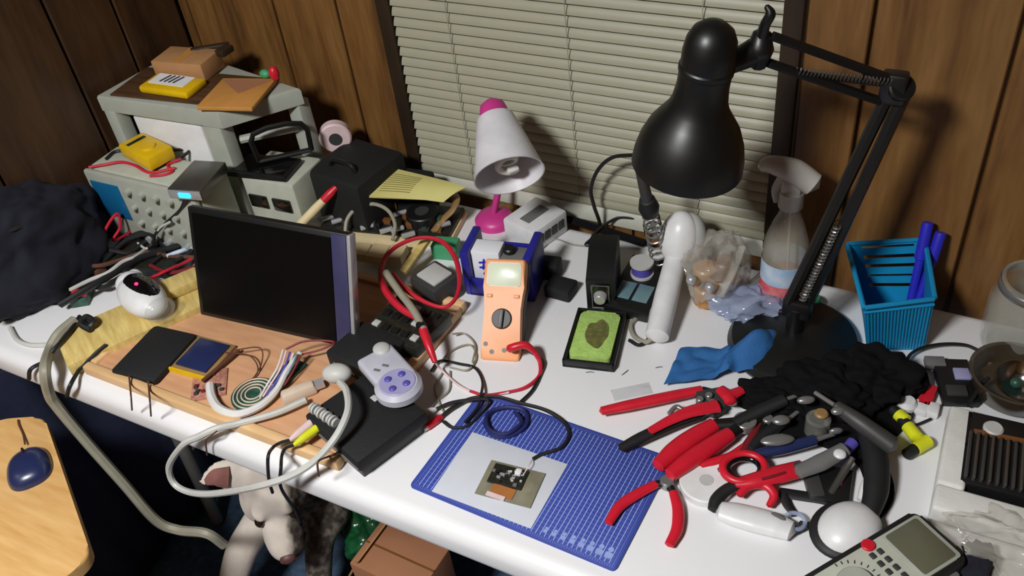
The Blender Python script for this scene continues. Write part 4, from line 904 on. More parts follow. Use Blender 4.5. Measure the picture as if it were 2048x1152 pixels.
b.prism([(q.x, q.y) for q in CB], TZ, TZ+.003); b.build('basket_body', K['basket_blue'], bk, True)
outw = (bFR-bFL).cross(Vector((0, 0, 1))).normalized()*.0006
b = MB()
for i in range(19): s_ = .05+.90*i/18; b.tube([bpt(0, s_, .05)+outw, bpt(0, s_, .88)+outw], .0018, 6, 0)
b.build('ribs', K['basket_blue'], bk, True)
b = MB(); b.tube([bpt(sd_, s_, 1) for sd_ in range(4) for s_ in (0.02, .98)]+[bpt(0, .02, 1)], .0036, 8, 0); b.build('rim', K['basket_blue'], bk, True)
b = MB(); b.tube([bpt(0, 0, .9)+outw, bpt(0, 1, .9)+outw], .0024, 6, 0); b.build('ledge', K['basket_blue'], bk, True)
for i, (u, v) in enumerate(((1856, 446), (1882, 466))):
    tip = Vector(on_y(u, v, 1.183)); foot = bBR.lerp(bBL, .24-.10*i)+Vector((0, -.016, .006)); o = wthing('blue_marker', ('left', 'right')[i]+' of the two blue markers poking out at the back corner of the basket', 'marker', foot, 'blue markers')
    d_ = (tip-foot); b = MB(); b.tube([foot, foot+d_*.62], .0062, 12, 1); b.build('barrel', K['marker_blue'], o, True)
    b = MB(); b.tube([foot+d_*.60, foot+d_*.97, tip], [.0086, .0084, .007], 12, 3); b.build('cap', K['marker_blue'], o, True)

# ------------------------------------------------------------------ blue cloth
def cloth(u, v):
    a = [(1345, 742), (1395, 738), (1440, 740), (1480, 722), (1530, 712), (1562, 706)]; hw = [36, 34, 27, 32, 38, 22]
    x = lerp_list([q[0] for q in a], u); y = lerp_list([q[1] for q in a], u); h_ = lerp_list(hw, u)
    yy = y+(v-.5)*2*h_
    z = .006+.010*abs(noise.noise((u*5, v*3, 2)))+(.034*math.sin((u-.45)/.55*math.pi)*math.sin(v*math.pi) if u > .45 else 0)+.012*math.exp(-((u-.46-.12*(v-.5))/.05)**2)
    xx = x+(v-.5)*(-34 if u < .5 else -20)
    q = at(xx, yy, 0); q.z = TZ+.003+z; return q
b = MB(); b.sheet(cloth, 44, 20, .0015); tag(b.build('blue_cloth', K['cloth_blue']), 'twisted blue cloth lying in front of the black lamp base', 'cloth')
slab('clear_label', 'small translucent plastic strip lying alone on the white table', 'plastic strip', [(1222, 780), (1298, 764), (1306, 786), (1228, 802)], 0, .0006, K['clear_film'], 'strip', .0001)
for i, (u, v, l, a) in enumerate(((1180, 745, .012, 20), (1250, 745, .014, 70), (1318, 735, .010, 30), (1205, 728, .010, 10))):
    p_ = at(u, v, .001); b = MB(); d_ = Vector((math.cos(math.radians(a)), math.sin(math.radians(a)), 0))*l; b.tube([p_-d_*.5, p_+Vector((.001, .001, .001)), p_+d_*.5], .0005, 5, 3)
    tag(b.build('wire_clipping', K['dark_grey']), ('tiny dark wire clipping just below the green sponge tray', 'tiny dark wire clipping right of the sponge tray corner', 'tiny dark wire clipping left of the blue cloth', 'tiny dark wire clipping at the lower edge of the sponge tray')[i], 'wire clipping')
# ------------------------------------------------------------------ red hand tools
def pliers(name, label, cat, px_h1, px_h2, piv, jaw, z, hr=.0075, m1='red_plastic', m2='red_plastic', mj='black_metal', flat=.8, group=None):
    c = at(*piv, z); o = wthing(name, label, cat, c, group)
    for i, (h, mm) in enumerate(((px_h1, m1), (px_h2, m2))):
        P = [at(u, v, z) for u, v in h]; P2 = spline(P, 6)
        b = MB(); b.tube(P2, [hr*.8, hr, hr*1.05, hr, hr*.85], 14, 0, flat=flat, up=UPZ); b.build('handle', K[mm], o, True)
        b = MB(); b.tube([P[-1], c], [hr*.7, hr*.8], 10, 0, flat=.8, up=UPZ); b.build('shank', K[mj], o, True)
    b = MB(); b.cyl(c-Vector((0, 0, .006)), c+Vector((0, 0, .007)), hr*1.25, n=20, bev=.001); b.build('pivot', K['steel'], o, True)
    J = [c]+[at(u, v, z) for u, v in jaw]; dJ = Vector((-(J[-1]-c).y, (J[-1]-c).x, 0)).normalized()
    for s_ in (-1, 1): b = MB(); b.tube([q+dJ*s_*.003*(1-i/len(J)*.6) for i, q in enumerate(J)], [hr*.8, hr*.7, hr*.3], 10, 3, flat=.8, up=UPZ); b.build('jaw', K[mj], o, True)
    return o
# stripper with wide open handles
o = pliers('wire_stripper', 'red and black wire stripper with wide open handles beside the blue cloth', 'wire stripper', [(1203, 822), (1270, 808), (1340, 793), (1404, 780)], [(1242, 896), (1290, 872), (1350, 846), (1398, 830)], (1462, 796), [(1490, 788), (1515, 775)], .014, .0085, 'red_plastic', 'black_rubber', 'black_metal', .75)
wtube(o, 'red_grip', [(1300, 862, .024), (1345, 838, .025), (1385, 822, .026), (1436, 812, .024)], [.006, .008, .010, .011], K['red_plastic'], flat=.5, up=UPZ)
wtube(o, 'red_jaw_cover', [(1440, 778, .026), (1456, 792, .027), (1462, 806, .026)], [.008, .010, .008], K['red_plastic'], flat=.6, up=UPZ); wtube(o, 'red_jaw_cover', [(1458, 792, .027), (1484, 780, .026)], [.009, .007], K['red_plastic'], flat=.6, up=UPZ)
for u, v in ((1400, 800), (1418, 792), (1424, 806)): b = MB(); p_ = at(u, v, .023); b.cyl(p_-Vector((0, 0, .006)), p_+Vector((0, 0, .004)), .005, n=14, bev=.001); b.build('rivet', K['steel'], o, True)
b = MB(); b.trace([(1392, 782), (1442, 772), (1452, 812), (1428, 826), (1392, 806)], .008, .020, .002); b.build('stripper_body', K['dark_grey'], o, True)
wtube(o, 'spring', [(1338, 828, .016), (1352, 814, .017), (1366, 820, .016)], .0035, K['steel'])
pliers('lineman_pliers', 'thick pliers with two red handles close together at the mat corner', 'pliers', [(1316, 932), (1350, 900), (1390, 872), (1428, 850)], [(1340, 950), (1378, 922), (1420, 894), (1460, 868)], (1490, 846), [(1515, 832), (1545, 820)], .016, .0122, flat=.85)
o = pliers('flush_cutter', 'small cutter with spread red curved handles on the cutting mat corner', 'cutter', [(1217, 1046), (1240, 1012), (1275, 988), (1312, 968)], [(1338, 1090), (1354, 1058), (1356, 1018), (1347, 984)], (1334, 966), [(1345, 948), (1358, 928)], .0085, .0072, flat=.7)
o = pliers('slim_pliers', 'slim pliers with thin red handle lines behind the thick red pliers', 'pliers', [(1402, 930), (1432, 922), (1462, 912), (1490, 892)], [(1440, 942), (1478, 910), (1502, 878), (1518, 848)], (1535, 842), [(1555, 830), (1572, 815)], .012, .006, 'red_plastic', 'dark_red')
# red-bodied snips with ring handles
o = wthing('red_scissors', 'red snips with black curved handles lying above the white box cutter', 'scissors', at(1530, 955, .015))
wtube(o, 'body', [(1470, 966, .018), (1510, 960, .02), (1560, 948, .02), (1606, 936, .018)], [.007, .011, .013, .012], K['red_plastic'], flat=.6, up=UPZ)
wtube(o, 'body_slot', [(1524, 958, .0275), (1550, 951, .0282), (1570, 945, .0275)], .0018, K['dark_red'])
b = MB(); p_ = at(1596, 938, .02); b.cyl(p_, p_+Vector((0, 0, .008)), .006, n=18); b.build('pivot', K['dark_grey'], o, True)
b = MB(); b.tube([at(1488+42*math.cos(a*.5236), 936+28*math.sin(a*.5236), .02) for a in range(12)], .0055, 10, 5, True); b.build('ring_handle', K['red_plastic'], o, True)
b = MB(); b.tube([at(1488+34*math.cos(a*.5236), 938+22*math.sin(a*.5236), .017) for a in range(12)], .005, 10, 5, True); b.build('ring_lining', K['black_gloss'], o, True)
wtube(o, 'black_handle', [(1428, 1020, .01), (1434, 998, .012), (1456, 978, .014), (1486, 966, .016)], [.008, .0085, .008, .006], K['black_rubber'], flat=.75, up=UPZ)
wtube(o, 'lower_grip', [(1478, 990, .014), (1498, 972, .016), (1530, 970, .017), (1548, 990, .014), (1538, 1012, .010)], [.005, .006, .0065, .006, .004], K['red_plastic'], flat=.8, up=UPZ)
wtube(o, 'blade', [(1606, 934, .016), (1640, 918, .014), (1675, 905, .010)], [.008, .006, .002], K['brushed'], flat=.35, up=UPZ)
# white tape roll, white cutter, mouse
o = thing('tape_roll', 'round white disc roll half hidden under the red tools', 'tape roll', at(1412, 972, 0)); b = MB(); b.lathe([(0, 0), (.034, 0), (.034, .010), (.032, .012), (.010, .012), (0, .012)], 44); b.build('tape', K['white_plastic'], o)
b = MB(); b.cyl((0, 0, .0118), (0, 0, .0126), .009, n=28); b.build('core', K['light_grey'], o)
w0, w1 = at(1440, 1022, .010), at(1582, 1060, .010); dx_ = w1-w0
o = thing('box_cutter', 'white rounded box cutter with clear ring end lying on the table', 'box cutter', basis(((w0+w1)/2-Vector((0, 0, .010))), dx_, (-dx_.y, dx_.x, 0))); L = dx_.length
b = MB(); b.tube([(-L/2, 0, .0108), (-L*.3, 0, .0108), (0, 0, .0108), (L*.3, 0, .0108), (L/2, -.002, .0108)], [.013, .0168, .0178, .017, .0140], 24, 8, flat=.6, up=(0, 0, 1)); b.build('handle', K['white_plastic'], o)
b = MB(); b.ball((L*.30, .007, .019), (.010, .005, .002), rot=RZ(-15)); b.build('thumb_hole', K['mid_grey'], o)
b = MB(); b.tube([(L/2-.002+.012*math.cos(a*.5236)+.004, .014+.012*math.sin(a*.5236), .010) for a in range(12)], .0028, 8, 4, True); b.build('clear_ring', K['clear_blue'], o)
wtube(o, 'blade_guard', [(1584, 1062, .008), (1612, 1052, .008)], [.006, .004], K['dark_grey'], flat=.5, up=UPZ)
c = at(1690, 1072, .0); d_ = at(1740, 1040, 0)-at(1650, 1110, 0)
o = thing('white_mouse', 'white domed mouse with black rim tucked behind the grey meter', 'mouse', basis(c, d_, (-d_.y, d_.x, 0)))
b = MB(); b.ball((0, 0, .012), (.046, .040, .012), seg=36); b.build('rim', K['black_rubber'], o); b = MB(); b.ball((.002, -.002, .014), (.041, .034, .024), seg=40); b.build('shell', K['white_plastic'], o)

# ------------------------------------------------------------------ grey handheld meter, lower right
M, w_, d_ = quad([(1822, 1000), (1918, 1108), (1708, 1290), (1590, 1186)], .036)
lc = thing('handheld_meter', 'grey handheld meter with olive screen in black rubber at bottom right', 'meter', T3(0, 0, -.036) @ M); MATS[lc.name] = lc.matrix_basis.copy()
b = MB(); b.prism(rr(w_, d_, .010), 0, .034, bev=.004); b.build('rubber_holster', K['black_rubber'], lc)
b = MB(); b.prism(rr(w_-.014, d_-.014, .007), .033, .0375, bev=.0012); b.build('face_plate', K['light_grey'] if 0 else K['instrument_grey'], lc)
b = MB(); b.prism(rr(w_*.74, d_*.26, .003, cy=d_*.315), .037, .0382, bev=.0004); b.build('display', K['lcd_olive'], lc)
b = MB(); b.prism(rr(w_*.82, d_*.31, .004, cy=d_*.315), .0372, .0378, bev=.0004); b.build('display_frame', K['grey_metal'], lc)
for i in range(5):
    for j in range(2): b = MB(); b.box((w_*(-.22+.15*i), d_*(.085-.06*j), .0385), (.0075, .0058, .003), bev=.001); b.build('key', K['dark_grey'], lc)
b = MB(); b.cyl((-w_*.38, d_*.055, .037), (-w_*.38, d_*.055, .041), .0078, n=20, bev=.001); b.build('red_key', K['red_plastic'], lc, label='red round key')
b = MB(); b.cyl((0, -d_*.2, .037), (0, -d_*.2, .045), .022, .020, 36, bev=.001); b.build('dial', K['grey_metal'], lc)
b = MB()
for i in range(14): a = math.pi*(i/13); b.box((.030*math.cos(a), -d_*.2+.030*math.sin(a), .0378), (.004, .0012, .0006), rot=RZ(math.degrees(a)))
b.build('dial_marks', K['dark_grey'], lc)
b = MB(); b.box((w_/2+.002, d_*.15, .018), (.008, d_*.5, .02), bev=.003); b.build('side_grip', K['mid_grey'], lc)

# ------------------------------------------------------------------ dark pile of tools behind the red pliers
def heap(name, m, label, cat, u, v, rad, seed, amp=.3, zc=.3, freq=2.6):
    p_ = at(u, v, 0); o = crumple(name, m, (p_.x, p_.y, TZ+rad[2]*zc), rad, seed, amp, 5, TZ+.001, freq=freq); return tag(o, label, cat)
tr = MB().trace([(1500, 800), (1575, 765), (1700, 745), (1800, 760), (1822, 830), (1775, 900), (1790, 985), (1765, 1030), (1735, 1020), (1720, 930), (1650, 890), (1588, 872), (1540, 846)], .0005, .006, .002, 5)
tag(tr.build('tool_roll', K['black_fabric']), 'flat black tool roll spread under the dark tools and glove', 'tool roll')
heap('black_glove', K['black_fabric'], 'crumpled black glove lying in front of the blue basket', 'glove', 1742, 775, (.066, .050, .045), 4.2, .32, freq=1.7)
heap('black_pouch', K['black_fabric'], 'black rumpled pouch in the middle of the dark tool pile', 'pouch', 1650, 800, (.066, .048, .042), 9.7, .3, freq=1.6)
heap('dark_cloth', K['black_fabric'], 'dark cloth bunched right of the blue cloth over the lamp base', 'cloth', 1548, 805, (.05, .034, .026), 6.1, .3, freq=1.6)
def stick(name, label, cat, p, r, m, part, flat=1, tip=None, tm='steel', group=None):
    o = wthing(name, label, cat, at(*p[0]), group); wtube(o, part, p, r, K[m], flat=flat, up=UPZ)
    if tip: wtube(o, 'shaft', tip, .003, K[tm])
    return o
stick('black_screwdriver', 'black screwdriver lying diagonally across the dark tool pile', 'screwdriver', [(1672, 812, .062), (1720, 845, .058), (1785, 892, .045)], [.008, .011, .012], 'dark_grey', 'handle', 1, [(1672, 812, .062), (1630, 785, .06)])
stick('curved_black_tool', 'long black curved tool handle reaching down to the grey meter', 'tool handle', [(1735, 860, .03), (1752, 920, .028), (1752, 980, .024), (1738, 1030, .02)], [.014, .016, .015, .011], 'black_rubber', 'grip', .8)
kn_ = stick('grey_utility_knife', 'grey utility knife lying right of the red snips', 'knife', [(1596, 944, .024), (1640, 926, .026), (1690, 898, .03)], [.010, .012, .010], 'mid_grey', 'handle', .7)
b = MB(); b.ball(at(1680, 908, .036), (.008, .008, .004)); b.build('slider', K['white_plastic'], kn_, True, label='white slider cap')
stick('purple_screwdriver', 'short purple handled tool in the dark pile beyond the utility knife', 'screwdriver', [(1682, 912, .014), (1706, 885, .016)], [.007, .008], 'purple', 'handle')
stick('navy_pliers', 'navy handled pliers lying just above the red snips', 'pliers', [(1512, 908, .016), (1560, 898, .018), (1630, 880, .02)], [.007, .009, .008], 'navy_plastic', 'handle', .8, [(1630, 880, .02), (1668, 868, .02)])
stick('black_nippers', 'black nippers between the slim red pliers and the navy pliers', 'nippers', [(1500, 900, .012), (1530, 868, .014), (1575, 840, .016)], [.007, .008, .007], 'black_rubber', 'handle', .8, [(1575, 840, .016), (1600, 820, .016)])
stick('black_side_cutters', 'black side cutters above the slim red pliers by the lamp base', 'cutters', [(1470, 846, .02), (1520, 822, .024), (1570, 800, .03)], [.008, .010, .009], 'black_rubber', 'handle', .8, [(1570, 800, .03), (1610, 785, .03)])
stick('dark_tweezers', 'dark tweezers lying left of the long black handle', 'tweezers', [(1662, 985, .012), (1690, 940, .02), (1705, 915, .028)], [.004, .005, .004], 'brushed', 'arm', .6)
o, w_, d_ = slab('pink_marked_case', 'dark flat case with pink mark lower in the tool pile', 'case', [(1660, 930), (1715, 945), (1690, 1005), (1610, 990)], 0, .012, K['black_plastic'], 'case_body', .002)
b = MB(); b.box((w_*.2, d_*.2, .0125), (.006, .024, .002), bev=.0008, rot=RZ(-12)); b.build('pink_mark', K['pink_plastic'], o)
slab('grey_case', 'small dark grey case beside the pink marked case', 'case', [(1625, 938), (1655, 930), (1628, 990), (1600, 985)], 0, .014, K['dark_grey'], 'case_body', .002)
stick('black_flat_strap', 'black flat strap lying straight between red snips and white mouse', 'strap', [(1560, 985, .004), (1620, 994, .004), (1690, 1004, .004)], [.008, .008, .008], 'black_rubber', 'strap_body', .35)
stick('black_strap_tail', 'short black strap end pointing at the white box cutter', 'strap', [(1566, 988, .006), (1575, 1010, .005), (1590, 1030, .004)], [.006, .006, .005], 'black_rubber', 'strap_body', .4)
cable('black_mouse_cable', 'black cable curving around the white mouse', [(1600, 1046, .004), (1625, 1048, .004), (1650, 1038, .004), (1672, 1022, .006), (1690, 1008, .012)], .003, K['cable_black'])
o = thing('clear_yellow_jar', 'small clear jar with dull yellow cap in the tool pile', 'jar', at(1632, 868, .0)); b = MB(); b.cyl((0, 0, .0), (0, 0, .034), .016, n=24, bev=.003); b.build('jar_body', K['clear_glass'], o); b = MB(); b.cyl((.002, .004, .034), (.002, .004, .040), .009, n=24, bev=.002); b.build('cap', K['pcb_gold'], o)
for i, (u, v, z, rx, ry) in enumerate(((1555, 880, .03, .022, .009), (1562, 840, .03, .012, .008), (1612, 800, .052, .012, .006), (1676, 822, .066, .009, .006), (1672, 862, .03, .009, .004))):
    b = MB(); b.ball(at(u, v, z), (rx, ry, .005), rot=RZ(30)); tag(b.build('metal_bit', K['steel']), ('long silver metal plate above the navy pliers', 'silver metal bit right of the black nippers', 'silver clip near the top of the dark tool pile', 'silver tip at the head of the black screwdriver', 'slim silver bit right of the yellow capped jar')[i], 'metal part')
for i, (u, v) in enumerate(((1684, 1020), (1702, 1030), (1720, 1035))):
    b = MB(); b.ball(at(u, v, .008), (.010, .008, .008), rot=RZ(20*i)); tag(b.build('purple_bead' if i == 0 else 'clear_bead', K['purple'] if i == 0 else K['clear_film'] if 0 else K['lilac']), ('purple bit beside the lower end of the long black handle', 'pale lilac bit left of the long black handle', 'pale bit touching the foot of the long black handle')[i], 'bit')
stick('white_tube', 'white slim tube standing beside the long black handle', 'tube', [(1722, 1000, .012), (1730, 975, .016), (1738, 945, .02)], [.005, .006, .004], 'white_plastic', 'tube_body')

# yellow ended plugs, red card, dark boards
pp = [((1796, 828), (1812, 842)), ((1815, 852), (1834, 876)), ((1830, 898), (1856, 882))]
for i, (p0, p1) in enumerate(pp):
    a, c = at(*p0, .010), at(*p1, .010); o = thing('yellow_ended_plug', ('farthest', 'middle', 'nearest')[i]+' of the three yellow ended plugs right of the tool pile', 'plug', a, 'yellow ended plugs'); d_ = (c-a)
    MATS[o.name] = Matrix.Translation(a); b = MB(); b.tube([a, c], [.0085, .009], 14, 2); b.build('yellow_tip', K['lime'], o, True)
    b = MB(); b.tube([a-d_*.7, a], [.007, .008], 12, 2); b.build('boot', K['black_rubber'], o, True)
o = thing('white_knob', 'white round plastic piece above the farthest yellow plug', 'plastic piece', at(1812, 818, 0)); b = MB(); b.lathe([(0, 0), (.012, 0), (.013, .012), (.009, .018), (0, .019)], 24); b.build('piece_body', K['white_plastic'], o)  # small round white knob, modelled as a plain loose piece
cable('black_plug_lead', 'black lead curling between the yellow plugs and the foam tray', [(1818, 800, .006), (1826, 830, .004), (1812, 850, .006), (1832, 850, .004), (1862, 838, .004)], .002, K['cable_black'])
slab('red_case', 'flat red plastic case lying left of the dark circuit boards', 'case', [(1846, 764), (1874, 770), (1864, 816), (1838, 804)], 0, .012, K['red_plastic'], 'case_body', .002)
for i, (u, v) in enumerate(((1840, 822), (1862, 826))): b = MB(); p_ = at(u, v, 0); b.box((p_.x, p_.y, p_.z+.006), (.018, .022, .012), bev=.003); tag(b.build('white_connector', K['white_plastic']), ('left', 'right')[i]+' of the two white connectors below the red case', 'connector', 'white connectors')
o, w_, d_ = slab('dark_circuit_board', 'dark circuit board with grey chips left of the brown glass bowl', 'circuit board', [(1880, 715), (1945, 722), (1950, 800), (1872, 802)], 0, .012, K['black_plastic'], 'board', .001)
b = MB(); b.box((w_*.2, d_*.12, .013), (.020, .020, .005), bev=.001); b.build('chip', K['lilac'], o); b = MB(); b.box((-w_*.08, -d_*.28, .013), (.026, .018, .006), bev=.001); b.build('chip', K['dark_grey'], o)
b = MB(); b.box((-w_*.45, d_*.42, .009), (.026, .018, .010), bev=.001); b.build('usb_plug', K['mid_grey'], o)
cable('black_arc_cable', 'black cable arching over the table in front of the blue basket', [(1812, 722, .01), (1824, 706, .012), (1850, 694, .012), (1890, 688, .01), (1930, 690, .008), (1955, 700, .006)], .0024, K['cable_black'])
cable('black_bowl_cable', 'short black cable at the left rim of the brown glass bowl', [(1935, 812, .012), (1950, 790, .018), (1962, 770, .024), (1978, 755, .03)], .0026, K['cable_black'])
# glass jar and brown bowl
o = thing('glass_jar', 'clear glass jar at the right edge by the wood wall', 'jar', at(2034, 690, 0)); b = MB(); b.lathe([(0, 0), (.04, 0), (.05, .006), (.053, .03), (.053, .085), (.044, .10), (.042, .118), (.045, .12), (.040, .12), (.039, .10), (.049, .084), (.049, .03), (.045, .010), (0, .006)], 48); b.build('jar_body', K['clear_glass'], o)
b = MB(); b.lathe([(.046, .104), (.0475, .106), (.0475, .114), (.046, .116)], 40, cap=False); b.build('clamp_ring', K['steel'], o)
c = at(2020, 790, 0)
o = thing('brown_glass_bowl', 'dark brown glass bowl with shiny parts at the right edge', 'bowl', c); b = MB(); b.lathe([(0, 0), (.035, 0), (.05, .012), (.058, .04), (.059, .043), (.054, .042), (.046, .016), (.03, .006), (0, .005)], 48); b.build('bowl_body', K['brown_glass'], o)
o = thing('chrome_reflector', 'shiny chrome reflector lying in the brown glass bowl', 'reflector', basis(c+Vector((0, 0, .018)), (1, .1, -.1), (0, 1, .35)))
K['chrome'] = mat('chrome', (200, 204, 206), .12, 1)
b = MB(); b.lathe([(.006, .002), (.018, .008), (.028, .02), (.0295, .02), (.019, .006), (.006, 0)], 36); b.build('reflector_cup', K['chrome'], o); b = MB(); b.ball((0, 0, .010), .007); b.build('lens', K['pcb_green'], o)
# foam tray with finned module
fx0, fy1 = at(1886, 812, .0), None
M, w_, d_ = quad([(1880, 806), (2140, 868), (2120, 1090), (1886, 1020)], .03)
ft_ = thing('foam_tray', 'white foam packing tray holding a dark finned module', 'tray', T3(0, 0, -.03) @ M); MATS[ft_.name] = ft_.matrix_basis.copy()
b = MB(); b.box((0, 0, .005), (w_, d_, .010), bev=.002); b.build('tray_floor', K['foam'], ft_)
for c_, d3 in (((-w_/2+.016, .02, .016), (.032, d_-.04, .032)), ((0, -d_/2+.02, .0155), (w_, .04, .031)), ((.006, d_/2-.005, .014), (w_-.052, .010, .028)), ((w_/2-.01, .02, .016), (.02, d_-.04, .032))): b = MB(); b.box(c_, d3, bev=.005, seg=3); b.build('tray_wall', K['foam'], ft_)
M, w_, d_ = quad([(1926, 815), (2110, 858), (2100, 1005), (1928, 962)], .034)
o = thing('finned_module', 'dark module with vertical fins lying in the white foam tray', 'module', T3(0, 0, -.024) @ M); MATS[o.name] = o.matrix_basis.copy()
b = MB(); b.box((0, 0, .012), (w_, d_, .020), bev=.002); b.build('module_base', K['black_plastic'], o)
for i in range(11): b = MB(); b.box((-w_*.43+w_*.086*i, -d_*.14, .025), (.004, d_*.62, .008), bev=.0012); b.build('fin', K['brushed'] if i % 2 else K['dark_grey'], o)
b = MB(); b.cyl((-w_*.18, d_*.30, .02), (-w_*.18, d_*.30, .027), .012, n=24, bev=.002); b.build('disc', K['light_grey'], o)
b = MB(); b.box((.0, d_*.22, .0235), (w_*.8, .006, .003), rot=RZ(3)); b.build('copper_bar', K['chestnut'], o)
p_ = at(2010, 1120, 0); o = crumple('clear_clamshell', K['clear_bag'], (p_.x, p_.y, TZ+.02), (.075, .045, .026), 2.2, .4, 5, TZ+.001); tag(o, 'crumpled clear plastic packaging at the lower right corner', 'packaging')
p_ = at(1945, 1140, 0); o = crumple('dark_pouch', K['navy'], (p_.x, p_.y, TZ+.012), (.02, .03, .02), 7.4, .3, 4, TZ+.001); tag(o, 'small dark pouch between grey meter and clear packaging', 'pouch')

# ------------------------------------------------------------------ left end: navy bag, tangle of leads
b = MB(); t = bmesh.new(); bmesh.ops.create_icosphere(t, subdivisions=5, radius=1)
for v in t.verts:
    n_ = v.co.normalized(); k = 1+.18*noise.noise(n_*2+Vector((5, 1, 0)))+.10*noise.noise(n_*5+Vector((1, 5, 0)))-.10*abs(noise.noise(n_*3.4+Vector((2, 2, 1))))
    q = Vector((-1.420+n_.x*.066*k, .695+n_.y*.145*k, TZ+.085+n_.z*.112*k)); q.x = max(q.x, -1.447); q.z = max(q.z, TZ+.001); q.x += .03*max(0, (TZ+.1-q.z)/.1)*max(0, n_.x); v.co = q
b._merge(t); o = b.build('navy_bag', K['navy'], ang=70); tag(o, 'dark navy fabric bag slumped on the left end of the table', 'bag')
b = MB(); b.tube([Vector((-1.43, .585, TZ+.14)), Vector((-1.395, .62, TZ+.16)), Vector((-1.375, .70, TZ+.15)), Vector((-1.385, .78, TZ+.11))], .006, 8, 8, flat=.5); b.build('strap', K['black_rubber'], o, True)
def tw(nm, lb, pts, r, m, g=None): return cable(nm, lb, pts, r, K[m], 'cable', g)
tw('red_clip_lead', 'red lead looping up in front of the oscilloscope screen', [(188, 500, .03), (205, 470, .05), (222, 440, .07), (236, 428, .075), (240, 455, .05), (226, 480, .03), (250, 470, .025), (290, 448, .02), (330, 470, .01)], .0028, 'red_cable')
tw('red_scope_lead', 'red lead lying on the top left of the oscilloscope', [(178, 334, SH+.004), (205, 330, SH+.004), (240, 324, SH+.005), (268, 330, SH+.004), (300, 345, SH+.004), (350, 336, SH+.004)], .0026, 'red_cable')
tw('pink_scope_lead', 'second reddish lead on the oscilloscope below the yellow meter', [(300, 352, SH+.003), (325, 350, SH+.003), (345, 342, SH+.003), (335, 330, SH+.003), (362, 318, SH+.004)], .0024, 'red_cable')
tw('black_scope_lead', 'black lead behind the yellow meter on the oscilloscope', [(212, 318, SH+.003), (235, 302, SH+.003), (290, 305, SH+.0), (350, 300, SH+.003), (380, 300, SH+.003), (352, 322, SH+.003)], .003, 'cable_black')
tw('black_usb_cable', 'black then pale cable dropping from the silver enclosure light', [Vector(at(372, 392, SH+.008)), (360, 420, .11), (330, 448, .075), (310, 470, .05), (306, 490, .03), (290, 496, .02), (272, 478, .02)], .0028, 'cable_black')
tw('white_curl_cable', 'white cable end curling below the silver enclosure', [(340, 444, .085), (318, 458, .064), (308, 486, .03), (292, 497, .022), (276, 486, .02)], .0024, 'cable_light')
tw('white_bench_cable', 'white cable crossing the dark tangle above the scanner', [(140, 580, .03), (180, 560, .03), (215, 546, .035), (245, 524, .035), (270, 514, .03), (290, 500, .02)], .0038, 'cable_light')
tw('black_bench_cable', 'thick black cable crossing the dark tangle beside the white cable', [(120, 610, .02), (170, 580, .03), (230, 545, .03), (275, 518, .026), (330, 500, .02), (390, 480, .02)], .006, 'cable_black')
tw('brown_bench_cable', 'brown cable in the tangle in front of the oscilloscope', [(150, 520, .03), (190, 532, .03), (240, 520, .022), (290, 505, .02), (340, 512, .02), (390, 515, .02)], .004, 'cable_brown')
tw('red_bench_lead', 'red lead emerging beside the scanner toward the monitor', [(290, 560, .03), (315, 550, .03), (340, 538, .03), (370, 525, .02), (395, 510, .02)], .0028, 'red_cable')
tw('purple_bench_lead', 'dark purple lead in the tangle left of the monitor', [(300, 530, .02), (335, 545, .02), (370, 540, .02), (394, 532, .02)], .0034, 'dark_red')
tw('blue_bench_lead', 'bluish lead in the tangle left of the monitor', [(335, 512, .02), (362, 502, .026), (388, 496, .02), (394, 515, .015)], .004, 'label_blue')
for i, pts in enumerate(([(175, 510, .02), (215, 500, .03), (260, 505, .02), (300, 480, .02), (340, 490, .02), (385, 470, .02)], [(180, 545, .02), (210, 520, .02), (255, 480, .03), (300, 470, .03), (330, 500, .02), (300, 530, .02)], [(160, 560, .02), (205, 575, .02), (250, 550, .02), (300, 545, .02), (350, 560, .02)], [(250, 480, .03), (285, 465, .03), (340, 470, .03), (380, 500, .02), (350, 525, .02)])):
    tw('dark_bench_cable', ('dark cable highest in the tangle by the oscilloscope', 'dark cable curling back on itself in the tangle', 'dark cable lowest in the tangle behind the scanner', 'dark cable nearest the monitor in the tangle')[i], pts, .0046, 'cable_black')
o, w_, d_ = slab('white_card', 'folded white card lying against the navy bag', 'card', [(140, 505), (180, 495), (150, 545), (98, 560)], .0, .03, K['paper'], 'card_body', .002)
o, w_, d_ = slab('green_relay_board', 'small green circuit board with red block before the navy bag', 'circuit board', [(150, 572), (184, 566), (168, 596), (132, 602)], 0, .018, K['pcb_green'], 'board', .001)
b = MB(); b.box((.004, -.010, .022), (.026, .016, .010), bev=.003); b.build('red_block', K['red_plastic'], o, label='red plastic block')
slab('brown_block', 'brown block beside the white card in the tangle', 'block', [(172, 520), (208, 530), (196, 545), (160, 534)], 0, .02, K['cable_brown'], 'block_body', .002)
slab('dark_breadboard', 'dark breadboard under the tangled leads before the oscilloscope', 'breadboard', [(230, 475), (385, 480), (380, 545), (215, 525)], 0, .016, K['pcb_dark'], 'board', .001)
tw('white_edge_cable', 'white cable lying on the bare left corner of the table', [(20, 655, .004), (35, 680, .004), (60, 690, .004), (95, 690, .004)], .004, 'cable_light')
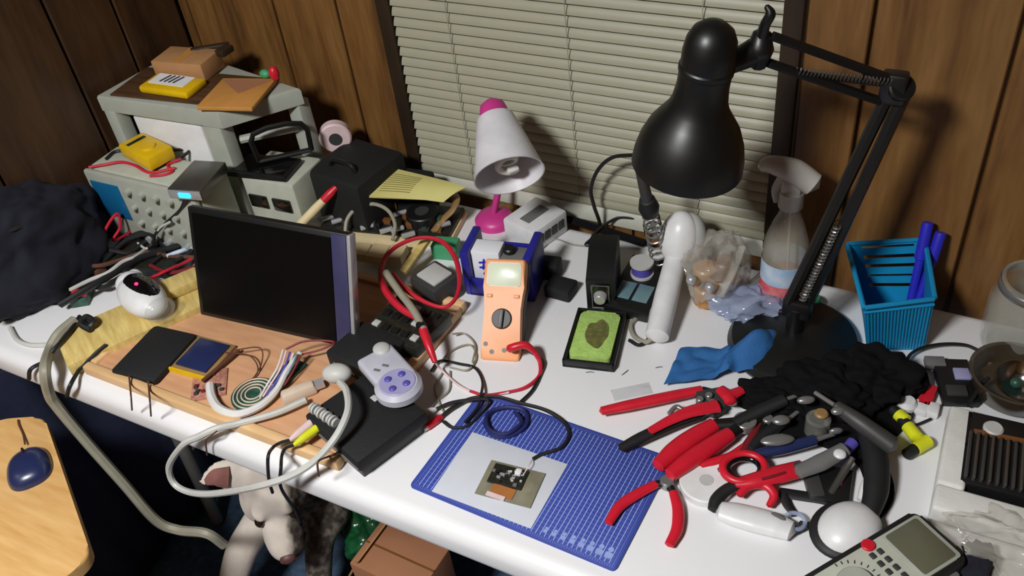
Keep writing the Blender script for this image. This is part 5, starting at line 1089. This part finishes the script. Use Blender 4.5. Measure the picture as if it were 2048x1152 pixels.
# cables over the front edge
tw('thick_grey_cable', 'thick grey cable hanging from the plank over the edge to the floor', [(150, 640, .034), (118, 668, .032), (100, 700, .02), Vector(on_y(90, 740, .508)), Vector(on_y(98, 786, .50)), Vector(on_y(116, 815, .50)), Vector(on_y(178, 889, .50)), Vector(on_y(249, 969, .50)), Vector(on_y(311, 1040, .50)), Vector(on_y(356, 1060, .51)), Vector(on_y(413, 1067, .52)), Vector(on_y(448, 1090, .53))], .0088, 'cable_grey')
tw('black_edge_cable', 'black cable from the plank over the edge beside the thick grey one', [(160, 632, .034), (135, 668, .032), (104, 704, .028), (90, 722, .006), (62, 738, .005), Vector(on_y(58, 758, .512))], .0034, 'cable_black')
tw('black_looped_cable', 'black cable curving down the table edge right of the grey cable', [(212, 690, .028), (186, 712, .022), (160, 738, .01), Vector(on_y(140, 772, .512)), Vector(on_y(134, 792, .512))], .0034, 'cable_black')
tw('cable_knot', 'dark knotted cable bunch lying on the front of the pine plank', [(166, 640, .034), (178, 652, .036), (186, 642, .04), (172, 634, .042), (162, 648, .038), (180, 660, .032)], .0052, 'cable_black')
for i, (a, c) in enumerate((((258, 752), (262, 806)), ((296, 762), (300, 818)), ((434, 862), (412, 896)), ((676, 905), (636, 938)))):
    q0 = at(a[0], a[1], .026); e0 = on_y(c[0], c[1]-14, .512); e1 = on_y(c[0]+2, c[1]+14, .512)
    b = MB(); b.tube([q0, at((a[0]+c[0])/2, (a[1]+c[1])/2-8, .024), e0, e1], .0014, 6, 8)
    tag(b.build('edge_wire', K['cable_brown']), ('thin dark wire over the table edge from the black phone, left one', 'thin dark wire over the table edge from the black phone, right one', 'thin dark wire over the table edge below the grey cable loop', 'thin dark wire over the table edge at the black box corner')[i], 'wire')

# ------------------------------------------------------------------ small wooden side table with dark mouse, lower left
zl = -.10
q = [at(0, 838, zl), at(88, 832, zl), at(182, 1108, zl), at(128, 1160, zl), at(-150, 1250, zl), at(-290, 1000, zl), at(-200, 880, zl)]
q = [Vector((max(p_.x, -1.40), p_.y, 0)) for p_ in q]
sl = wthing('side_table', 'small round-cornered wooden table at the lower left with a mouse', 'side table', (-1.2, .36, 0))
cen = sum((p_ for p_ in q), Vector())/len(q); poly = []
for i, p_ in enumerate(q):
    a, c = q[i-1], q[(i+1) % len(q)]; r_ = .02
    e0, e1 = p_+(a-p_).normalized()*r_, p_+(c-p_).normalized()*r_
    for k in range(6): t_ = k/5; poly.append(((1-t_)**2*e0+2*t_*(1-t_)*p_+t_*t_*e1))
b = MB(); b.prism([(p_.x, p_.y) for p_ in poly], TZ+zl-.022, TZ+zl, bev=.005, seg=3); b.build('tabletop', K['bamboo'], sl, True)
b = MB(); b.cyl((cen.x, cen.y, .02), (cen.x, cen.y, TZ+zl-.022), .022, n=24); b.build('column', K['bamboo'], sl, True)
b = MB(); b.cyl((cen.x, cen.y, 0), (cen.x, cen.y, .02), .13, n=40, bev=.006); b.build('foot', K['bamboo'], sl, True)
c = at(60, 938, zl); d_ = at(48, 885, zl)-at(66, 990, zl)
o = thing('navy_mouse', 'dark navy computer mouse on the small wooden table', 'mouse', basis(c, d_, (-d_.y, d_.x, 0)))
b = MB(); t = bmesh.new(); bmesh.ops.create_uvsphere(t, u_segments=40, v_segments=20, radius=1)
for v in t.verts:
    x, y, z = v.co; f_ = 1-.12*x; se = lambda s_: math.copysign(abs(s_)**.8, s_); v.co = Vector((se(x)*.043, se(y)*.034*f_, max(z, 0)*.024*(1-.15*x)+.001*0))
b._merge(t); b.build('shell', K['navy_plastic'], o); b = MB(); b.box((.024, 0, .020), (.012, .004, .008), bev=.002); b.build('scroll_wheel', K['black_rubber'], o)
cable('mouse_cord', 'thin dark cord leading from the navy mouse to the table edge', [Vector(at(50, 888, zl+.008)), Vector(at(46, 868, zl+.003)), Vector(at(38, 850, zl+.003)), Vector(at(36, 840, zl+.003))], .0016, K['cable_brown'], 'cord')

# ------------------------------------------------------------------ dog under the table
dg = wthing('dog', 'white and dark brindle dog looking out from under the table', 'dog', (-1.02, .75, 0))
F0 = at(532, 968, -.315); NS = at(568, 1106, -.415); fd = (NS-F0).normalized(); rt = Vector((fd.y*-1, fd.x, 0)); rt = Vector((-fd.y, fd.x, 0)).normalized(); 
if rt.x < 0: rt = -rt
upn = rt.cross(fd).normalized(); upn = upn if upn.z > 0 else -upn
def dp(f_, r_, u_): return F0+fd*f_+rt*r_+upn*u_
def build_dog():
    t = MB()
    def ell(p_, r_, X=None):
        t.ball(p_, r_, rot=(basis((0, 0, 0), fd, rt)) if X is None else X, seg=24)
    ell(dp(-.005, 0, -.045), (.070, .058, .052)); ell(dp(.03, 0, -.042), (.05, .056, .046)); ell(dp(.03, -.036, -.058), (.046, .028, .036)); ell(dp(.03, .036, -.058), (.046, .028, .036))
    ell(dp(.082, 0, -.042), (.062, .037, .031)); ell(dp(.118, 0, -.042), (.040, .033, .027)); ell(dp(.122, -.017, -.058), (.032, .019, .024)); ell(dp(.122, .017, -.058), (.032, .019, .024)); ell(dp(.112, 0, -.080), (.036, .022, .014)); ell(dp(.140, 0, -.034), (.016, .020, .014)); ell(dp(.10, -.016, -.050), (.055, .022, .026)); ell(dp(.10, .016, -.050), (.055, .022, .026)); ell(dp(.100, 0, -.066), (.05, .026, .018))
    ell(dp(.046, -.026, -.006), (.022, .015, .010)); ell(dp(.046, .026, -.006), (.022, .015, .010))
    nk = dp(-.04, 0, -.06); ch = Vector((-1.06, .78, .22)); hip = Vector((-1.16, 1.05, .17))
    t.tube([nk, nk.lerp(ch, .5)+Vector((0, 0, .015)), ch], [.058, .07, .095], 20, 8)
    t.tube([ch, ch.lerp(hip, .5), hip], [.10, .10, .09], 20, 8)
    lp_ = at(478, 1118, -.56); rp_ = at(640, 1080, -.54)
    t.tube([ch+Vector((-.06, -.02, -.02)), lp_+Vector((0, .05, .02)), lp_, Vector((lp_.x+.0, lp_.y-.06, .11)), Vector((lp_.x+.0, lp_.y-.07, .03))], [.045, .034, .032, .026, .030], 16, 8)
    t.tube([ch+Vector((.06, -.02, -.02)), rp_+Vector((0, .05, .02)), rp_, Vector((rp_.x+.01, rp_.y-.05, .11)), Vector((rp_.x+.01, rp_.y-.06, .03))], [.045, .034, .030, .025, .030], 16, 8)
    for p_ in ((lp_.x, lp_.y-.09, .022), (rp_.x+.01, rp_.y-.08, .022)): t.ball(p_, (.030, .042, .022))
    for s_ in (-1, 1): t.ball(hip+Vector((s_*.07, -.02, -.05)), (.05, .10, .085)); t.ball(hip+Vector((s_*.08, -.12, -.13)), (.025, .06, .025))
    t.tube([hip+Vector((0, .06, .02)), hip+Vector((.06, .10, -.05)), hip+Vector((.14, .08, -.12))], [.022, .016, .008], 10, 6)
    for s_ in (-1, 1): t.tube([dp(-.02, s_*.038, -.018), dp(-.035, s_*.062, -.006), dp(-.040, s_*.085, .0), dp(-.030, s_*.112, -.004)], [.032, .032, .022, .007], 16, 6, flat=.3, up=_F)
    return t
def fur():
    m = bpy.data.materials.new('dog_fur'); m.use_nodes = True; nt = m.node_tree; L = nt.links; bs = nt.nodes['Principled BSDF']; bs.inputs['Roughness'].default_value = .85
    tc = nt.nodes.new('ShaderNodeTexCoord'); dt = nt.nodes.new('ShaderNodeVectorMath'); dt.operation = 'DOT_PRODUCT'
    org = F0-Vector((-1.02, .75, 0)); sb_ = nt.nodes.new('ShaderNodeVectorMath'); sb_.operation = 'SUBTRACT'; sb_.inputs[1].default_value = org
    L.new(tc.outputs['Object'], sb_.inputs[0]); L.new(sb_.outputs[0], dt.inputs[0]); dt.inputs[1].default_value = rt
    n = nt.nodes.new('ShaderNodeTexNoise'); n.inputs['Scale'].default_value = 28; n.inputs['Detail'].default_value = 4; L.new(tc.outputs['Object'], n.inputs[0])
    ad = nt.nodes.new('ShaderNodeMath'); ad.operation = 'MULTIPLY_ADD'; L.new(n.outputs[0], ad.inputs[0]); ad.inputs[1].default_value = .03
    d2 = nt.nodes.new('ShaderNodeVectorMath'); d2.operation = 'DOT_PRODUCT'; L.new(sb_.outputs[0], d2.inputs[0]); d2.inputs[1].default_value = fd*.24; a2 = nt.nodes.new('ShaderNodeMath'); L.new(dt.outputs['Value'], a2.inputs[0]); L.new(d2.outputs['Value'], a2.inputs[1]); L.new(a2.outputs[0], ad.inputs[2])
    r = nt.nodes.new('ShaderNodeValToRGB'); r.color_ramp.elements[0].position = .050; r.color_ramp.elements[1].position = .062; r.color_ramp.elements[0].color = (0, 0, 0, 1); L.new(ad.outputs[0], r.inputs[0])
    n2 = nt.nodes.new('ShaderNodeTexNoise'); n2.inputs['Scale'].default_value = 60; n2.inputs['Detail'].default_value = 3; L.new(tc.outputs['Object'], n2.inputs[0])
    rb = nt.nodes.new('ShaderNodeValToRGB'); rb.color_ramp.elements[0].color = lin((58, 50, 42)); rb.color_ramp.elements[1].color = lin((132, 124, 112)); rb.color_ramp.elements[0].position = .4; rb.color_ramp.elements[1].position = .7; L.new(n2.outputs[0], rb.inputs[0])
    rw = nt.nodes.new('ShaderNodeValToRGB'); rw.color_ramp.elements[0].color = lin((206, 192, 178)); rw.color_ramp.elements[1].color = lin((228, 218, 206)); L.new(n2.outputs[0], rw.inputs[0])
    mx = nt.nodes.new('ShaderNodeMixRGB'); L.new(r.outputs[0], mx.inputs[0]); L.new(rw.outputs[0], mx.inputs[1]); L.new(rb.outputs[0], mx.inputs[2]); L.new(mx.outputs[0], bs.inputs['Base Color'])
    return m
o = build_dog().build('dog_body', fur(), dg, True, ang=180)
rm = o.modifiers.new('remesh', 'REMESH'); rm.mode = 'VOXEL'; rm.voxel_size = .0055; rm.use_smooth_shade = True
sm_ = o.modifiers.new('smooth', 'SMOOTH'); sm_.iterations = 6; sm_.factor = .5
for s_ in (-1, 1): b = MB(); b.ball(dp(.066, s_*.031, -.0175), (.011, .009, .008), rot=basis((0, 0, 0), fd, rt)); b.build('eye', K['eye'], dg, True)
b = MB(); b.ball(dp(.147, 0, -.026), (.011, .015, .009), rot=basis((0, 0, 0), fd, rt)); b.ball(dp(.150, -.010, -.030), (.007, .006, .006)); b.ball(dp(.150, .010, -.030), (.007, .006, .006)); b.build('nose', K['nose'], dg, True)
b = MB(); b.tube([dp(-.030, -.058, -.006)-_F*.010, dp(-.036, -.080, .0)-_F*.0085, dp(-.032, -.100, -.002)-_F*.004], [.020, .016, .006], 14, 6, flat=.22, up=_F); b.build('inner_ear', K['ear_pink'], dg, True)

# ------------------------------------------------------------------ box and bag on the floor
def fbox(q, ztop, zbot):
    M, w_, d_ = quad(q, ztop); return M, w_, d_
M, w_, d_ = quad([(772, 1046), (905, 1098), (830, 1190), (690, 1118)], -.46)
o = thing('cardboard_carton', 'brown cardboard carton on the floor under the table', 'box', T3(0, 0, -.28) @ M); MATS[o.name] = o.matrix_basis.copy()
b = MB(); b.box((0, 0, .14), (w_, d_, .28), bev=.003); b.build('carton_body', K['cardboard'], o)
b = MB(); b.box((0, 0, .2803), (w_, .004, .001)); b.build('lid_seam', K['chestnut'], o)
b = MB(); b.box((-w_*.52, 0, .25), (.004, d_*.9, .09), rot=RY(28)); b.build('side_flap', K['cardboard_light'], o)
p_ = at(712, 1058, -.52); o = crumple('green_bag', K['green_film'], (p_.x+.01, p_.y+.06, .12), (.09, .08, .12), 5.5, .3, 5, .001); tag(o, 'shiny green plastic bag on the floor beside the cardboard carton', 'bag')

def drape(u, v):
    y = .12+u*.95; z = .01+v*.65; return Vector((-1.436+.012*math.sin(u*31)+.006*math.sin(u*63+v*4)+.02*(1-v), y, z))
b = MB(); b.sheet(drape, 80, 12, .004); tag(b.build('navy_drape', K['navy_cloth']), 'dark blue fabric hanging down the left wall below the table', 'fabric')
